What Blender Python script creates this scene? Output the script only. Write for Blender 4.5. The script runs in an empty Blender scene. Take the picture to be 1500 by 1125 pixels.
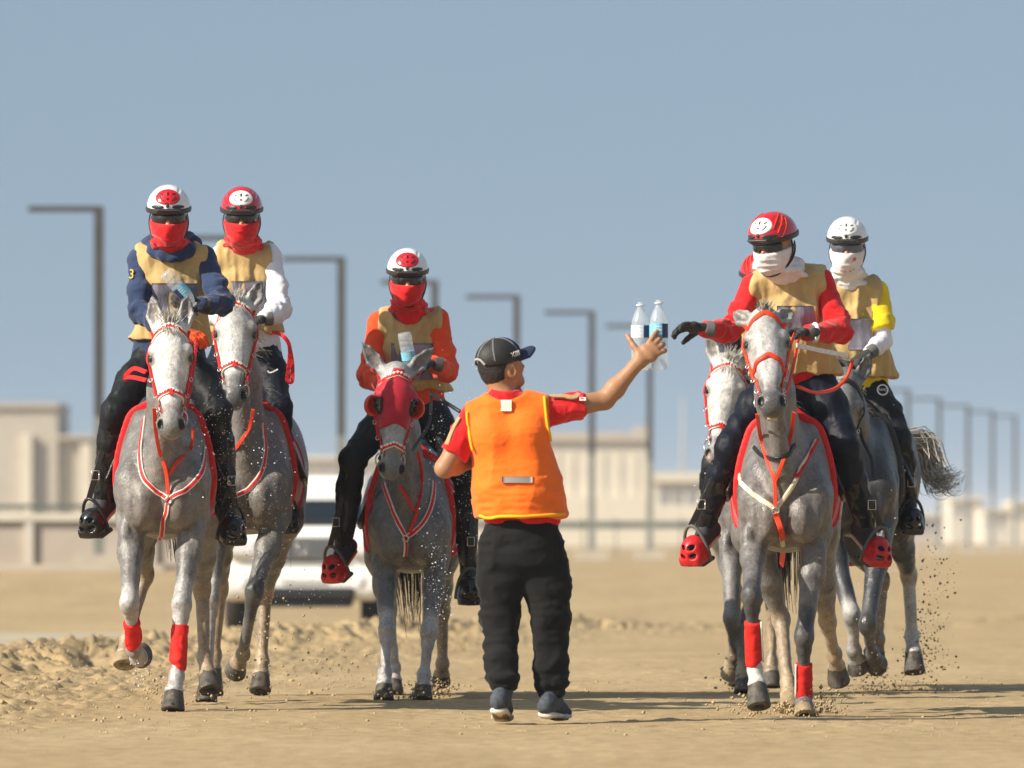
import bpy, math, random
import numpy as np
from math import radians, sin, cos, pi, sqrt

random.seed(7)
RNG = np.random.default_rng(11)
sc = bpy.context.scene
COL = sc.collection

# ------------------------------------------------------------------ camera, sky, sun, exposure
CAMZ, FPX, HZ = 0.92, 12500.0, 762.0        # eye height, focal length in photo pixels, horizon row
camd = bpy.data.cameras.new('camera')
cam = bpy.data.objects.new('camera', camd)
COL.objects.link(cam)
cam.location = (0, 0, CAMZ)
cam.rotation_euler = (radians(90), 0, 0)
camd.sensor_width = 36.0
camd.lens = 300.0
camd.shift_y = (HZ - 562.5) / 1500.0
camd.clip_end = 20000
camd.dof.use_dof = True
camd.dof.focus_distance = 41.2
camd.dof.aperture_fstop = 5.0
sc.camera = cam

SUN_EL, SUN_AZ = radians(33), radians(243)   # azimuth clockwise from +Y: sun stands left of and behind the camera
w = bpy.data.worlds.new('World')
sc.world = w
w.use_nodes = True
nt = w.node_tree
bg = nt.nodes['Background']
sky = nt.nodes.new('ShaderNodeTexSky')
sky.sky_type = 'NISHITA'
sky.sun_disc = False
sky.sun_elevation = SUN_EL
sky.sun_rotation = SUN_AZ
sky.air_density = 1.0
sky.dust_density = 1.2
sky.ozone_density = 2.2
tc = nt.nodes.new('ShaderNodeTexCoord')
mp = nt.nodes.new('ShaderNodeMapping')
mp.inputs['Location'].default_value = (0, 0, 0.25)
mp.inputs['Scale'].default_value = (1, 1, 0.45)
nt.links.new(tc.outputs['Generated'], mp.inputs['Vector'])
nt.links.new(mp.outputs['Vector'], sky.inputs['Vector'])
hs = nt.nodes.new('ShaderNodeHueSaturation')
hs.inputs['Saturation'].default_value = 0.66
hs.inputs['Value'].default_value = 1.0
nt.links.new(sky.outputs['Color'], hs.inputs['Color'])
tint = nt.nodes.new('ShaderNodeMix'); tint.data_type = 'RGBA'; tint.blend_type = 'MULTIPLY'; tint.inputs[0].default_value = 1.0
tint.inputs[7].default_value = (0.95, 1.03, 0.99, 1)
nt.links.new(hs.outputs['Color'], tint.inputs[6])
nt.links.new(tint.outputs[2], bg.inputs['Color'])
bg.inputs['Strength'].default_value = 0.083

sund = bpy.data.lights.new('sun', 'SUN')
sund.energy = 5.0
sund.angle = radians(0.5)
sund.color = (1.0, 0.9, 0.76)
sun = bpy.data.objects.new('sun', sund)
COL.objects.link(sun)
SUN_DIR = np.array([sin(SUN_AZ) * cos(SUN_EL), cos(SUN_AZ) * cos(SUN_EL), sin(SUN_EL)])
sun.rotation_euler = (radians(90) - SUN_EL, 0, -SUN_AZ + pi)
sun.location = (-8, 20, 12)

sc.view_settings.view_transform = 'Standard'
sc.view_settings.look = 'None'
sc.view_settings.gamma = 1
sc.view_settings.exposure = 0.6
sc.view_settings.use_curve_mapping = False
sc.render.engine = 'CYCLES'
sc.cycles.use_denoising = True
sc.cycles.max_bounces = 6
sc.cycles.transparent_max_bounces = 12
sc.cycles.caustics_reflective = False
sc.cycles.caustics_refractive = False

# ------------------------------------------------------------------ small maths
def V(*a): return np.array(a, dtype=float)
def nrm(v): v = np.asarray(v, float); return v / (np.linalg.norm(v) + 1e-12)
def P(px, py, Y):
    s = FPX / Y
    return V((px - 750) / s, Y, CAMZ - (py - HZ) / s)
def lerp(a, b, t): return np.asarray(a, float) * (1 - t) + np.asarray(b, float) * t
def srgb(r, g, b):
    f = lambda c: (c / 255) / 12.92 if c / 255 <= 0.04045 else ((c / 255 + 0.055) / 1.055) ** 2.4
    return (f(r), f(g), f(b))
_LAT = RNG.random((32, 32, 32)).astype(np.float32)
def vnoise(p, scale):
    q = np.asarray(p, np.float32) * scale
    i = np.floor(q).astype(int); f = q - i
    f = f * f * (3 - 2 * f)
    r = 0
    for dx in (0, 1):
        for dy in (0, 1):
            for dz in (0, 1):
                wt = (f[:, 0] if dx else 1 - f[:, 0]) * (f[:, 1] if dy else 1 - f[:, 1]) * (f[:, 2] if dz else 1 - f[:, 2])
                r = r + wt * _LAT[(i[:, 0] + dx) % 32, (i[:, 1] + dy) % 32, (i[:, 2] + dz) % 32]
    return r
def spline(pts, n):
    p = [np.asarray(q, float) for q in pts]
    p = [2 * p[0] - p[1]] + p + [2 * p[-1] - p[-2]]
    out = []
    m = len(p) - 3
    for t in np.linspace(0, m, n):
        i = min(int(t), m - 1); u = t - i
        a, b, c, d = p[i:i + 4]
        out.append(0.5 * (2 * b + (c - a) * u + (2 * a - 5 * b + 4 * c - d) * u * u + (3 * b - a - 3 * c + d) * u ** 3))
    return np.array(out)

class Frame:
    """origin + axes: x to the image right, y forward (where it faces), z up"""
    def __init__(s, o, x, y, z):
        s.o = np.asarray(o, float); s.x = nrm(x); s.y = nrm(y); s.z = nrm(z)
    def pt(s, a, b, c): return s.o + s.x * a + s.y * b + s.z * c
    def vec(s, a, b, c): return s.x * a + s.y * b + s.z * c
    def axes(s): return np.array([s.x, s.y, s.z])
    def loc(s, p):
        q = np.asarray(p) - s.o
        return np.stack([q @ s.x, q @ s.y, q @ s.z], -1)
def rotv(v, ax, ang):
    v = np.asarray(v, float); ax = nrm(ax)
    return v * cos(ang) + np.cross(ax, v) * sin(ang) + ax * np.dot(ax, v) * (1 - cos(ang))

# ------------------------------------------------------------------ implicit surfaces: blended tapered limbs
class Field:
    def __init__(s, base=None, off=0.0):
        s.p = []; s.base = base; s.off = off
        s.lo = V(9e9, 9e9, 9e9); s.hi = -s.lo
        if base is not None:
            s.lo = base.lo - off; s.hi = base.hi + off
    def _add(s, fn, lo, hi, k, op):
        s.p.append((fn, lo, hi, k, op))
        if op == '+':
            s.lo = np.minimum(s.lo, lo); s.hi = np.maximum(s.hi, hi)
        return s
    def ec(s, a, b, ra, rb, k=0.03, side=(1, 0, 0), op='+'):
        """tapered limb from a to b; ra, rb = radius or (radius along side, radius across)"""
        a = np.asarray(a, float); b = np.asarray(b, float)
        if np.isscalar(ra): ra = (ra, ra)
        if np.isscalar(rb): rb = (rb, rb)
        L = np.linalg.norm(b - a); ax = nrm(b - a)
        sd = np.asarray(side, float); sd = sd - ax * np.dot(sd, ax)
        if np.linalg.norm(sd) < 1e-3: sd = np.cross(ax, (0.3, 0.5, 0.8))
        sd = nrm(sd); up = np.cross(ax, sd)
        def fn(X, Y, Z):
            X = X - a[0]; Y = Y - a[1]; Z = Z - a[2]
            q = X * ax[0] + Y * ax[1] + Z * ax[2]
            x = X * sd[0] + Y * sd[1] + Z * sd[2]
            y = X * up[0] + Y * up[1] + Z * up[2]
            c = np.clip(q, 0, L); e = q - c; t = c / max(L, 1e-6)
            w_ = ra[0] + (rb[0] - ra[0]) * t; h_ = ra[1] + (rb[1] - ra[1]) * t
            m_ = np.minimum(w_, h_)
            x = x / w_; y = y / h_; e = e / m_
            k0 = np.sqrt(x * x + y * y + e * e)
            x = x / w_; y = y / h_; e = e / m_
            k1 = np.sqrt(x * x + y * y + e * e)
            return (k0 - 1) * np.where(k1 > 1e-5, k0 / np.maximum(k1, 1e-5), m_)
        r = max(max(ra), max(rb))
        return s._add(fn, np.minimum(a, b) - r, np.maximum(a, b) + r, k, op)
    def el(s, c, r, R=None, k=0.03, op='+'):
        c = np.asarray(c, float); r = np.asarray(r, float)
        R = np.eye(3) if R is None else np.asarray(R, float)
        def fn(X, Y, Z):
            X = X - c[0]; Y = Y - c[1]; Z = Z - c[2]
            k0 = 0; k1 = 0
            for i in range(3):
                q = (X * R[i, 0] + Y * R[i, 1] + Z * R[i, 2]) / r[i]
                k0 = k0 + q * q; q = q / r[i]; k1 = k1 + q * q
            k0 = np.sqrt(k0); k1 = np.sqrt(k1)
            return (k0 - 1) * np.where(k1 > 1e-5, k0 / np.maximum(k1, 1e-5), r.min())
        m = np.sqrt(((R * r[:, None]) ** 2).sum(0))
        return s._add(fn, c - m, c + m, k, op)
    def box(s, c, h, R=None, rd=0.01, k=0.01, op='+'):
        c = np.asarray(c, float); h = np.asarray(h, float)
        R = np.eye(3) if R is None else np.asarray(R, float)
        def fn(X, Y, Z):
            X = X - c[0]; Y = Y - c[1]; Z = Z - c[2]
            o = 0; m = None
            for i in range(3):
                q = np.abs(X * R[i, 0] + Y * R[i, 1] + Z * R[i, 2]) - (h[i] - rd)
                m = q if m is None else np.maximum(m, q)
                q = np.maximum(q, 0); o = o + q * q
            return np.sqrt(o) + np.minimum(m, 0) - rd
        m = np.abs(R * h[:, None]).sum(0)
        return s._add(fn, c - m, c + m, k, op)
    def half(s, p, n, k=0.004, op='&'):
        """keep only the side of the plane that n points away from"""
        n = nrm(n); c = float(np.dot(p, n))
        def fn(X, Y, Z): return X * n[0] + Y * n[1] + Z * n[2] - c
        return s._add(fn, s.lo, s.hi, k, op)
    @staticmethod
    def _mix(d, e, k, op):
        if op == '+':
            h = np.maximum(k - np.abs(d - e), 0) / k
            return np.minimum(d, e) - h * h * k * 0.25
        if op == '-': e = -e
        h = np.maximum(k - np.abs(d - e), 0) / k
        return np.maximum(d, e) + h * h * k * 0.25
    def ev(s, pts):
        X, Y, Z = pts[:, 0], pts[:, 1], pts[:, 2]
        d = s.base.ev(pts) - s.off if s.base is not None else np.full(len(pts), 0.12)
        pl, ph = pts.min(0), pts.max(0)
        for fn, lo, hi, k, op in s.p:
            if op != '&' and ((lo - 0.13 > ph).any() or (hi + 0.13 < pl).any()): continue
            d = s._mix(d, fn(X, Y, Z), k, op)
        return d
    def grid(s, gx, gy, gz, res):
        D = (s.base.grid(gx, gy, gz, res) - np.float32(s.off)) if s.base is not None else np.full((len(gx), len(gy), len(gz)), 9.0, np.float32)
        m0 = 4 * res + s.off + 0.03
        for fn, lo, hi, k, op in s.p:
            if op == '&':
                D = s._mix(D, fn(gx[:, None, None], gy[None, :, None], gz[None, None, :]).astype(np.float32), k, op)
                continue
            m = m0 + k
            i0, i1 = np.searchsorted(gx, lo[0] - m), np.searchsorted(gx, hi[0] + m)
            j0, j1 = np.searchsorted(gy, lo[1] - m), np.searchsorted(gy, hi[1] + m)
            k0, k1 = np.searchsorted(gz, lo[2] - m), np.searchsorted(gz, hi[2] + m)
            if i0 >= i1 or j0 >= j1 or k0 >= k1: continue
            e = fn(gx[i0:i1, None, None], gy[None, j0:j1, None], gz[None, None, k0:k1]).astype(np.float32)
            D[i0:i1, j0:j1, k0:k1] = s._mix(D[i0:i1, j0:j1, k0:k1], e, k, op)
        return D
    def grad(s, pts, h=0.003):
        g = np.zeros_like(pts)
        for i in range(3):
            o = np.zeros(3); o[i] = h
            g[:, i] = s.ev(pts + o) - s.ev(pts - o)
        return g / (np.linalg.norm(g, axis=1, keepdims=True) + 1e-9)
    def snap(s, pts, off=0.004, it=6, dirn=None):
        """move points onto the surface (plus off)"""
        p = np.array(pts, float)
        for _ in range(it):
            d = s.ev(p) - off
            g = s.grad(p)
            p -= g * np.clip(d, -0.05, 0.05)[:, None] * 0.8
        return p, s.grad(p)
    def mesh(s, res, lo=None, hi=None):
        lo = s.lo if lo is None else np.maximum(s.lo, lo); hi = s.hi if hi is None else np.minimum(s.hi, hi)
        lo = np.asarray(lo) - 2.5 * res; hi = np.asarray(hi) + 2.5 * res
        gx, gy, gz = [np.arange(lo[i], hi[i] + res, res, dtype=np.float32) for i in range(3)]
        D = s.grid(gx, gy, gz, res)
        return nets(D, lo, res)

def nets(D, lo, res):
    I = D < 0
    I[0] = I[-1] = False; I[:, 0] = I[:, -1] = False; I[:, :, 0] = I[:, :, -1] = False
    D = np.where(I, D, np.maximum(D, 1e-4))
    n = np.zeros(tuple(q - 1 for q in D.shape), np.int8)
    offs = [(a, b, c) for a in (0, 1) for b in (0, 1) for c in (0, 1)]
    sx, sy, sz = n.shape
    for a, b, c in offs: n += I[a:a + sx, b:b + sy, c:c + sz]
    act = np.argwhere((n > 0) & (n < 8))
    if len(act) == 0: return np.zeros((0, 3)), np.zeros((0, 4), int)
    idx = np.full(n.shape, -1, np.int32)
    idx[act[:, 0], act[:, 1], act[:, 2]] = np.arange(len(act))
    cv = {o: D[act[:, 0] + o[0], act[:, 1] + o[1], act[:, 2] + o[2]] for o in offs}
    acc = np.zeros((len(act), 3)); cnt = np.zeros(len(act))
    for o in offs:
        for ax in range(3):
            if o[ax]: continue
            q = list(o); q[ax] = 1; q = tuple(q)
            d0, d1 = cv[o], cv[q]
            m = (d0 < 0) != (d1 < 0)
            t = np.where(m, d0 / np.where(m, d0 - d1, 1), 0)
            pos = np.tile(np.array(o, float), (len(act), 1)); pos[:, ax] += t
            acc += pos * m[:, None]; cnt += m
    v = (act + acc / np.maximum(cnt, 1)[:, None]) * res + np.asarray(lo)
    F = []
    for ax in range(3):
        u, w_ = (ax + 1) % 3, (ax + 2) % 3
        s0 = [slice(None)] * 3; s1 = [slice(None)] * 3
        s0[ax] = slice(0, -1); s1[ax] = slice(1, None)
        A = I[tuple(s0)]; B = I[tuple(s1)]
        e = np.argwhere(A != B)
        e = e[(e[:, u] > 0) & (e[:, w_] > 0)]
        e = e[(e[:, u] < D.shape[u] - 1) & (e[:, w_] < D.shape[w_] - 1)]
        if len(e) == 0: continue
        def cell(du, dw):
            c = e.copy(); c[:, u] += du; c[:, w_] += dw
            return idx[c[:, 0], c[:, 1], c[:, 2]]
        q = np.stack([cell(-1, -1), cell(0, -1), cell(0, 0), cell(-1, 0)], 1)
        flip = ~A[e[:, 0], e[:, 1], e[:, 2]]
        q[flip] = q[flip][:, ::-1]
        F.append(q)
    F = np.concatenate(F)
    F = F[(F >= 0).all(1)]
    return v, F

# ------------------------------------------------------------------ objects
def tag(o, label=None, cat=None, group=None, kind=None):
    if label: o['label'] = label
    if cat: o['category'] = cat
    if group: o['group'] = group
    if kind: o['kind'] = kind
    return o
def thing(name, loc, label, cat, group=None):
    o = bpy.data.objects.new(name, None)
    o.empty_display_size = 0.2
    o.location = tuple(loc)
    COL.objects.link(o)
    o['_o'] = 1; del o['_o']
    return tag(o, label, cat, group)
def origin_of(par):
    p = np.zeros(3)
    while par is not None:
        p += np.array(par.location); par = par.parent
    return p
def mk(name, vf, mat, parent=None, smooth=True, col=None, own=None):
    """link verts and faces (world coordinates) as one mesh object"""
    v, f = vf
    v = np.asarray(v, float)
    if parent is not None: off = origin_of(parent)
    elif own is not None: off = np.asarray(own, float)
    else: off = np.zeros(3)
    me = bpy.data.meshes.new(name)
    if isinstance(f, np.ndarray) and f.ndim == 2:
        nf, m = f.shape
        me.vertices.add(len(v)); me.vertices.foreach_set('co', (v - off).astype(np.float32).ravel())
        me.loops.add(nf * m); me.loops.foreach_set('vertex_index', f.astype(np.int32).ravel())
        me.polygons.add(nf)
        me.polygons.foreach_set('loop_start', np.arange(0, nf * m, m, dtype=np.int32))
        me.update(calc_edges=True)
    else:
        me.from_pydata([tuple(q) for q in (v - off)], [], [tuple(int(i) for i in q) for q in f])
        me.update()
    if smooth: me.polygons.foreach_set('use_smooth', np.ones(len(me.polygons), bool))
    if col is not None:
        at = me.color_attributes.new('Col', 'FLOAT_COLOR', 'POINT')
        c4 = np.ones((len(v), 4), np.float32); c4[:, :3] = col
        at.data.foreach_set('color', c4.ravel())
    if mat is not None: me.materials.append(mat)
    o = bpy.data.objects.new(name, me)
    COL.objects.link(o)
    if parent is not None: o.parent = parent
    elif own is not None: o.location = tuple(off)
    return o
def vnormals(v, f):
    n = np.zeros_like(v)
    fn = np.cross(v[f[:, 2]] - v[f[:, 0]], v[f[:, 3]] - v[f[:, 1]])
    for i in range(4): np.add.at(n, f[:, i], fn)
    return n / (np.linalg.norm(n, axis=1, keepdims=True) + 1e-12)
def wrinkle(vf, amp, scale, stretch=(1, 1, 1), R=None, ridge=True, mask=None, seed=0.0):
    v, f = vf
    if len(v) == 0: return vf
    n = vnormals(v, f)
    q = v if R is None else v @ np.asarray(R).T
    q = q * np.asarray(stretch) + seed
    a = vnoise(q + 0.03 * vnoise(q, scale * 0.7)[:, None], scale)
    if ridge: a = 1 - np.abs(2 * a - 1) * 1.6
    a = a + 0.4 * vnoise(q + 5.3, scale * 2.1)
    a = (a - a.mean()) * amp
    if mask is not None: a = a * mask(v)
    return v + n * a[:, None], f

def limb_folds(vf, a, b, amp, freq=16.0, reach=.13, seed=0.0, spiral=.35, lo=-.1, hi=1.1):
    """cloth folds that run round a limb from a to b"""
    v, f = vf
    if len(v) == 0: return vf
    n = vnormals(v, f); ab = np.asarray(b, float) - a; Ln = np.linalg.norm(ab); ax = ab / Ln
    q = v - a; t = q @ ax; r = q - t[:, None] * ax; rl = np.linalg.norm(r, axis=1)
    u = nrm(np.cross(ax, (0.2, 0.9, 0.4))); w_ = np.cross(ax, u); ph = np.arctan2(r @ w_, r @ u)
    p = np.stack([t * freq + spiral * np.sin(ph + seed) * 1.6, np.cos(ph) * .75 + seed, np.sin(ph) * .75], 1)
    d = 1 - np.abs(2 * vnoise(p, 1.0) - 1) * 1.7
    m = np.clip((reach - rl) / (reach * .3), 0, 1) * np.clip((t / Ln - lo) / .12, 0, 1) * np.clip((hi - t / Ln) / .12, 0, 1)
    return v + n * (d * amp * m)[:, None], f

class MB:
    """collects boxes, tubes and ribbons into one mesh"""
    def __init__(s): s.v = []; s.f = []
    def add(s, v, f):
        o = len(s.v); s.v += [tuple(q) for q in v]; s.f += [tuple(i + o for i in q) for q in f]; return s
    def vf(s): return np.array(s.v), s.f
    def box(s, c, h, R=None):
        c = np.asarray(c, float); R = np.eye(3) if R is None else np.asarray(R)
        v = [c + R[0] * h[0] * x + R[1] * h[1] * y + R[2] * h[2] * z for x in (-1, 1) for y in (-1, 1) for z in (-1, 1)]
        return s.add(v, [(0, 1, 3, 2), (4, 6, 7, 5), (0, 4, 5, 1), (2, 3, 7, 6), (0, 2, 6, 4), (1, 5, 7, 3)])
    def bbox(s, a, b, bev=0.0):
        a = np.minimum(a, b); b2 = np.maximum(a, b)
        return s.box((a + b2) / 2, (b2 - a) / 2)
    def tube(s, pts, r, n=8, cap=True, closed=False):
        pts = np.asarray(pts, float); m = len(pts)
        rs = np.full(m, r) if np.isscalar(r) else np.asarray(r)
        v = []; u = None
        for i in range(m):
            if closed: t = nrm(pts[(i + 1) % m] - pts[i - 1])
            else: t = nrm(pts[min(i + 1, m - 1)] - pts[max(i - 1, 0)])
            if u is None: u = np.cross(t, (0.31, 0.42, 0.85))
            u = nrm(u - t * np.dot(u, t)); w_ = np.cross(t, u)
            for j in range(n):
                a = 2 * pi * j / n
                v.append(pts[i] + (u * cos(a) + w_ * sin(a)) * rs[i])
        f = []
        for i in range(m if closed else m - 1):
            i2 = (i + 1) % m
            for j in range(n): f.append((i * n + j, i * n + (j + 1) % n, i2 * n + (j + 1) % n, i2 * n + j))
        if cap and not closed:
            f.append(tuple(range(n - 1, -1, -1))); f.append(tuple((m - 1) * n + j for j in range(n)))
        return s.add(v, f)
    def ribbon(s, pts, nor, width, th):
        """flat strap along pts lying on a surface with normals nor"""
        pts = np.asarray(pts, float); m = len(pts); v = []
        wd = np.full(m, width) if np.isscalar(width) else np.asarray(width)
        for i in range(m):
            t = nrm(pts[min(i + 1, m - 1)] - pts[max(i - 1, 0)])
            n = nrm(nor[i] - t * np.dot(nor[i], t)); b = np.cross(t, n)
            h = wd[i] / 2
            v += [pts[i] + b * h - n * th, pts[i] + b * h + n * th * 0.6, pts[i] + b * h * 0.8 + n * th, pts[i] - b * h * 0.8 + n * th, pts[i] - b * h + n * th * 0.6, pts[i] - b * h - n * th]
        f = []
        for i in range(m - 1):
            for j in range(6): f.append((i * 6 + j, i * 6 + (j + 1) % 6, i * 6 + 6 + (j + 1) % 6, i * 6 + 6 + j))
        f.append((5, 4, 3, 2, 1, 0)); f.append(tuple((m - 1) * 6 + j for j in range(6)))
        return s.add(v, f)
    def ring(s, c, ax, R, r, n=16, m=6, sq=1.0):
        ax = nrm(ax); u = nrm(np.cross(ax, (0.2, 0.3, 0.93))); w_ = np.cross(ax, u)
        return s.tube([c + (u * cos(2 * pi * i / n) + w_ * sin(2 * pi * i / n) * sq) * R for i in range(n)], r, m, closed=True)
    def lathe(s, c, ax, prof, n=20, cap=True):
        """prof: list of (radius, height along ax)"""
        ax = nrm(ax); u = nrm(np.cross(ax, (0.31, 0.9, 0.2))); w_ = np.cross(ax, u); v = []
        for r, h in prof:
            for j in range(n):
                a = 2 * pi * j / n
                v.append(np.asarray(c) + ax * h + (u * cos(a) + w_ * sin(a)) * r)
        f = []
        m = len(prof)
        for i in range(m - 1):
            for j in range(n): f.append((i * n + j, i * n + (j + 1) % n, (i + 1) * n + (j + 1) % n, (i + 1) * n + j))
        if cap: f.append(tuple(range(n - 1, -1, -1))); f.append(tuple((m - 1) * n + j for j in range(n)))
        return s.add(v, f)

# ------------------------------------------------------------------ materials
def mat(name, col, rough=0.7, spec=0.5, metal=0.0, bump=0.0, bscale=60.0, var=0.0, vscale=8.0, sheen=0.0, attr=False, coat=0.0, trans=0.0, ior=1.45, stretch=None, alpha=1.0):
    m = bpy.data.materials.new(name); m.use_nodes = True
    n = m.node_tree; b = n.nodes['Principled BSDF']
    b.inputs['Roughness'].default_value = rough
    b.inputs['Specular IOR Level'].default_value = spec
    b.inputs['Metallic'].default_value = metal
    b.inputs['Sheen Weight'].default_value = sheen
    b.inputs['Coat Weight'].default_value = coat
    b.inputs['Transmission Weight'].default_value = trans
    b.inputs['IOR'].default_value = ior
    b.inputs['Alpha'].default_value = alpha
    b.inputs['Base Color'].default_value = (*col, 1)
    co = n.nodes.new('ShaderNodeTexCoord')
    src = co.outputs['Object']
    if stretch:
        mpn = n.nodes.new('ShaderNodeMapping'); mpn.inputs['Scale'].default_value = stretch
        n.links.new(src, mpn.inputs['Vector']); src = mpn.outputs['Vector']
    base = None
    if attr:
        a = n.nodes.new('ShaderNodeAttribute'); a.attribute_name = 'Col'; base = a.outputs['Color']
    if var > 0:
        t = n.nodes.new('ShaderNodeTexNoise'); t.inputs['Scale'].default_value = vscale; t.inputs['Detail'].default_value = 5
        n.links.new(src, t.inputs['Vector'])
        mr = n.nodes.new('ShaderNodeMapRange'); mr.inputs[1].default_value = 0.3; mr.inputs[2].default_value = 0.7
        mr.inputs[3].default_value = 1 - var; mr.inputs[4].default_value = 1 + var
        n.links.new(t.outputs['Fac'], mr.inputs[0])
        mx = n.nodes.new('ShaderNodeMix'); mx.data_type = 'RGBA'; mx.blend_type = 'MULTIPLY'; mx.inputs[0].default_value = 1
        mx.inputs[6].default_value = (*col, 1)
        if base is not None: n.links.new(base, mx.inputs[6])
        n.links.new(mr.outputs[0], mx.inputs[7])
        base = mx.outputs[2]
    if base is not None: n.links.new(base, b.inputs['Base Color'])
    if bump > 0:
        t = n.nodes.new('ShaderNodeTexNoise'); t.inputs['Scale'].default_value = bscale; t.inputs['Detail'].default_value = 4
        n.links.new(src, t.inputs['Vector'])
        bp = n.nodes.new('ShaderNodeBump'); bp.inputs['Strength'].default_value = bump; bp.inputs['Distance'].default_value = 0.01
        n.links.new(t.outputs['Fac'], bp.inputs['Height']); n.links.new(bp.outputs['Normal'], b.inputs['Normal'])
    return m
# ------------------------------------------------------------------ terrain
_BY = np.array([20, 38.6, 50, 63, 78, 89, 105, 140]); _BX = np.array([-6.0, -3.9, -3.0, -1.9, -0.31, 1.8, 5.5, 16.0])
_GY = np.array([-50, 48, 75, 100, 115, 140, 147, 160, 220, 400, 1000, 9000]); _GZ = np.array([0, 0, -0.10, -0.40, -0.38, 0.04, 0.09, 0.05, -0.10, -0.60, -1.4, -3.0])
def sm(a, b, x):
    t = np.clip((x - a) / (b - a), 0, 1); return t * t * (3 - 2 * t)
def ground_z(x, y, detail=True):
    x = np.asarray(x, float).ravel(); y = np.asarray(y, float).ravel()
    z = np.interp(y, _GY, _GZ)
    d = x - np.interp(y, _BY, _BX)
    near = sm(150, 105, y) * (1 - .45 * sm(80, 95, y))
    p = np.stack([x, y, x * 0], 1)
    ridge = np.where(d > 0, 0.35 * (1 - sm(0.0, 0.6, d)) + 0.65 * (1 - np.clip(d / 1.75, 0, 1)) ** 1.1, (1 - sm(0.1, 0.9, -d)))
    if detail:
        n1 = vnoise(p * (1, .35, 1), 1.1); n2 = vnoise(p * (1, .5, 1) + 3, 4.0); n3 = vnoise(p * (1, 0.6, 1) + 7, 13.0); n4 = vnoise(p + 11, 34.0)
        # scraped crest: narrow oblique grooves running down the bank
        g1 = np.clip(1 - np.abs(vnoise(np.stack([y * 1.25 + d * 2.0, d * .7, x * 0], 1), 1.0) - .5) * 6, 0, 1)
        g2 = np.clip(1 - np.abs(vnoise(np.stack([y * 2.9 + d * 3.4 + 5, d * 1.1, x * 0], 1), 1.0) - .5) * 5, 0, 1)
        zone = np.exp(-((d - 0.30) / 0.30) ** 2)
        z = z + near * ridge * (0.160 + 0.025 * (n1 - .5) + 0.035 * (n2 - .5) + 0.025 * (n3 - .5))
        z = z - near * zone * (0.15 * g1 + 0.085 * g2) * (0.4 + n2)
        slope = sm(2.1, 1.3, d) * sm(-.6, -.2, d)
        z = z + near * slope * (0.020 * (n3 - .5) + 0.022 * (n4 - .5) + 0.016 * (vnoise(p * (1, .8, 1) + 17, 21.0) - .5))
        rough = near * (0.12 + 0.88 * ridge)
        z = z + rough * (0.034 * (n2 - .5) + 0.034 * (n3 - .5) + 0.022 * (n4 - .5))
        z = z + near * 0.02 * (n1 - .5)
    else:
        z = z + near * ridge * 0.16
    return z
def grid_mesh(xs, ys, detail=True):
    X, Y = np.meshgrid(xs, ys, indexing='ij')
    Z = ground_z(X, Y, detail)
    v = np.stack([X.ravel(), Y.ravel(), Z], 1)
    nx, ny = len(xs), len(ys)
    i = np.arange(nx * ny).reshape(nx, ny)
    f = np.stack([i[:-1, :-1].ravel(), i[1:, :-1].ravel(), i[1:, 1:].ravel(), i[:-1, 1:].ravel()], 1)
    return v, f

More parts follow.
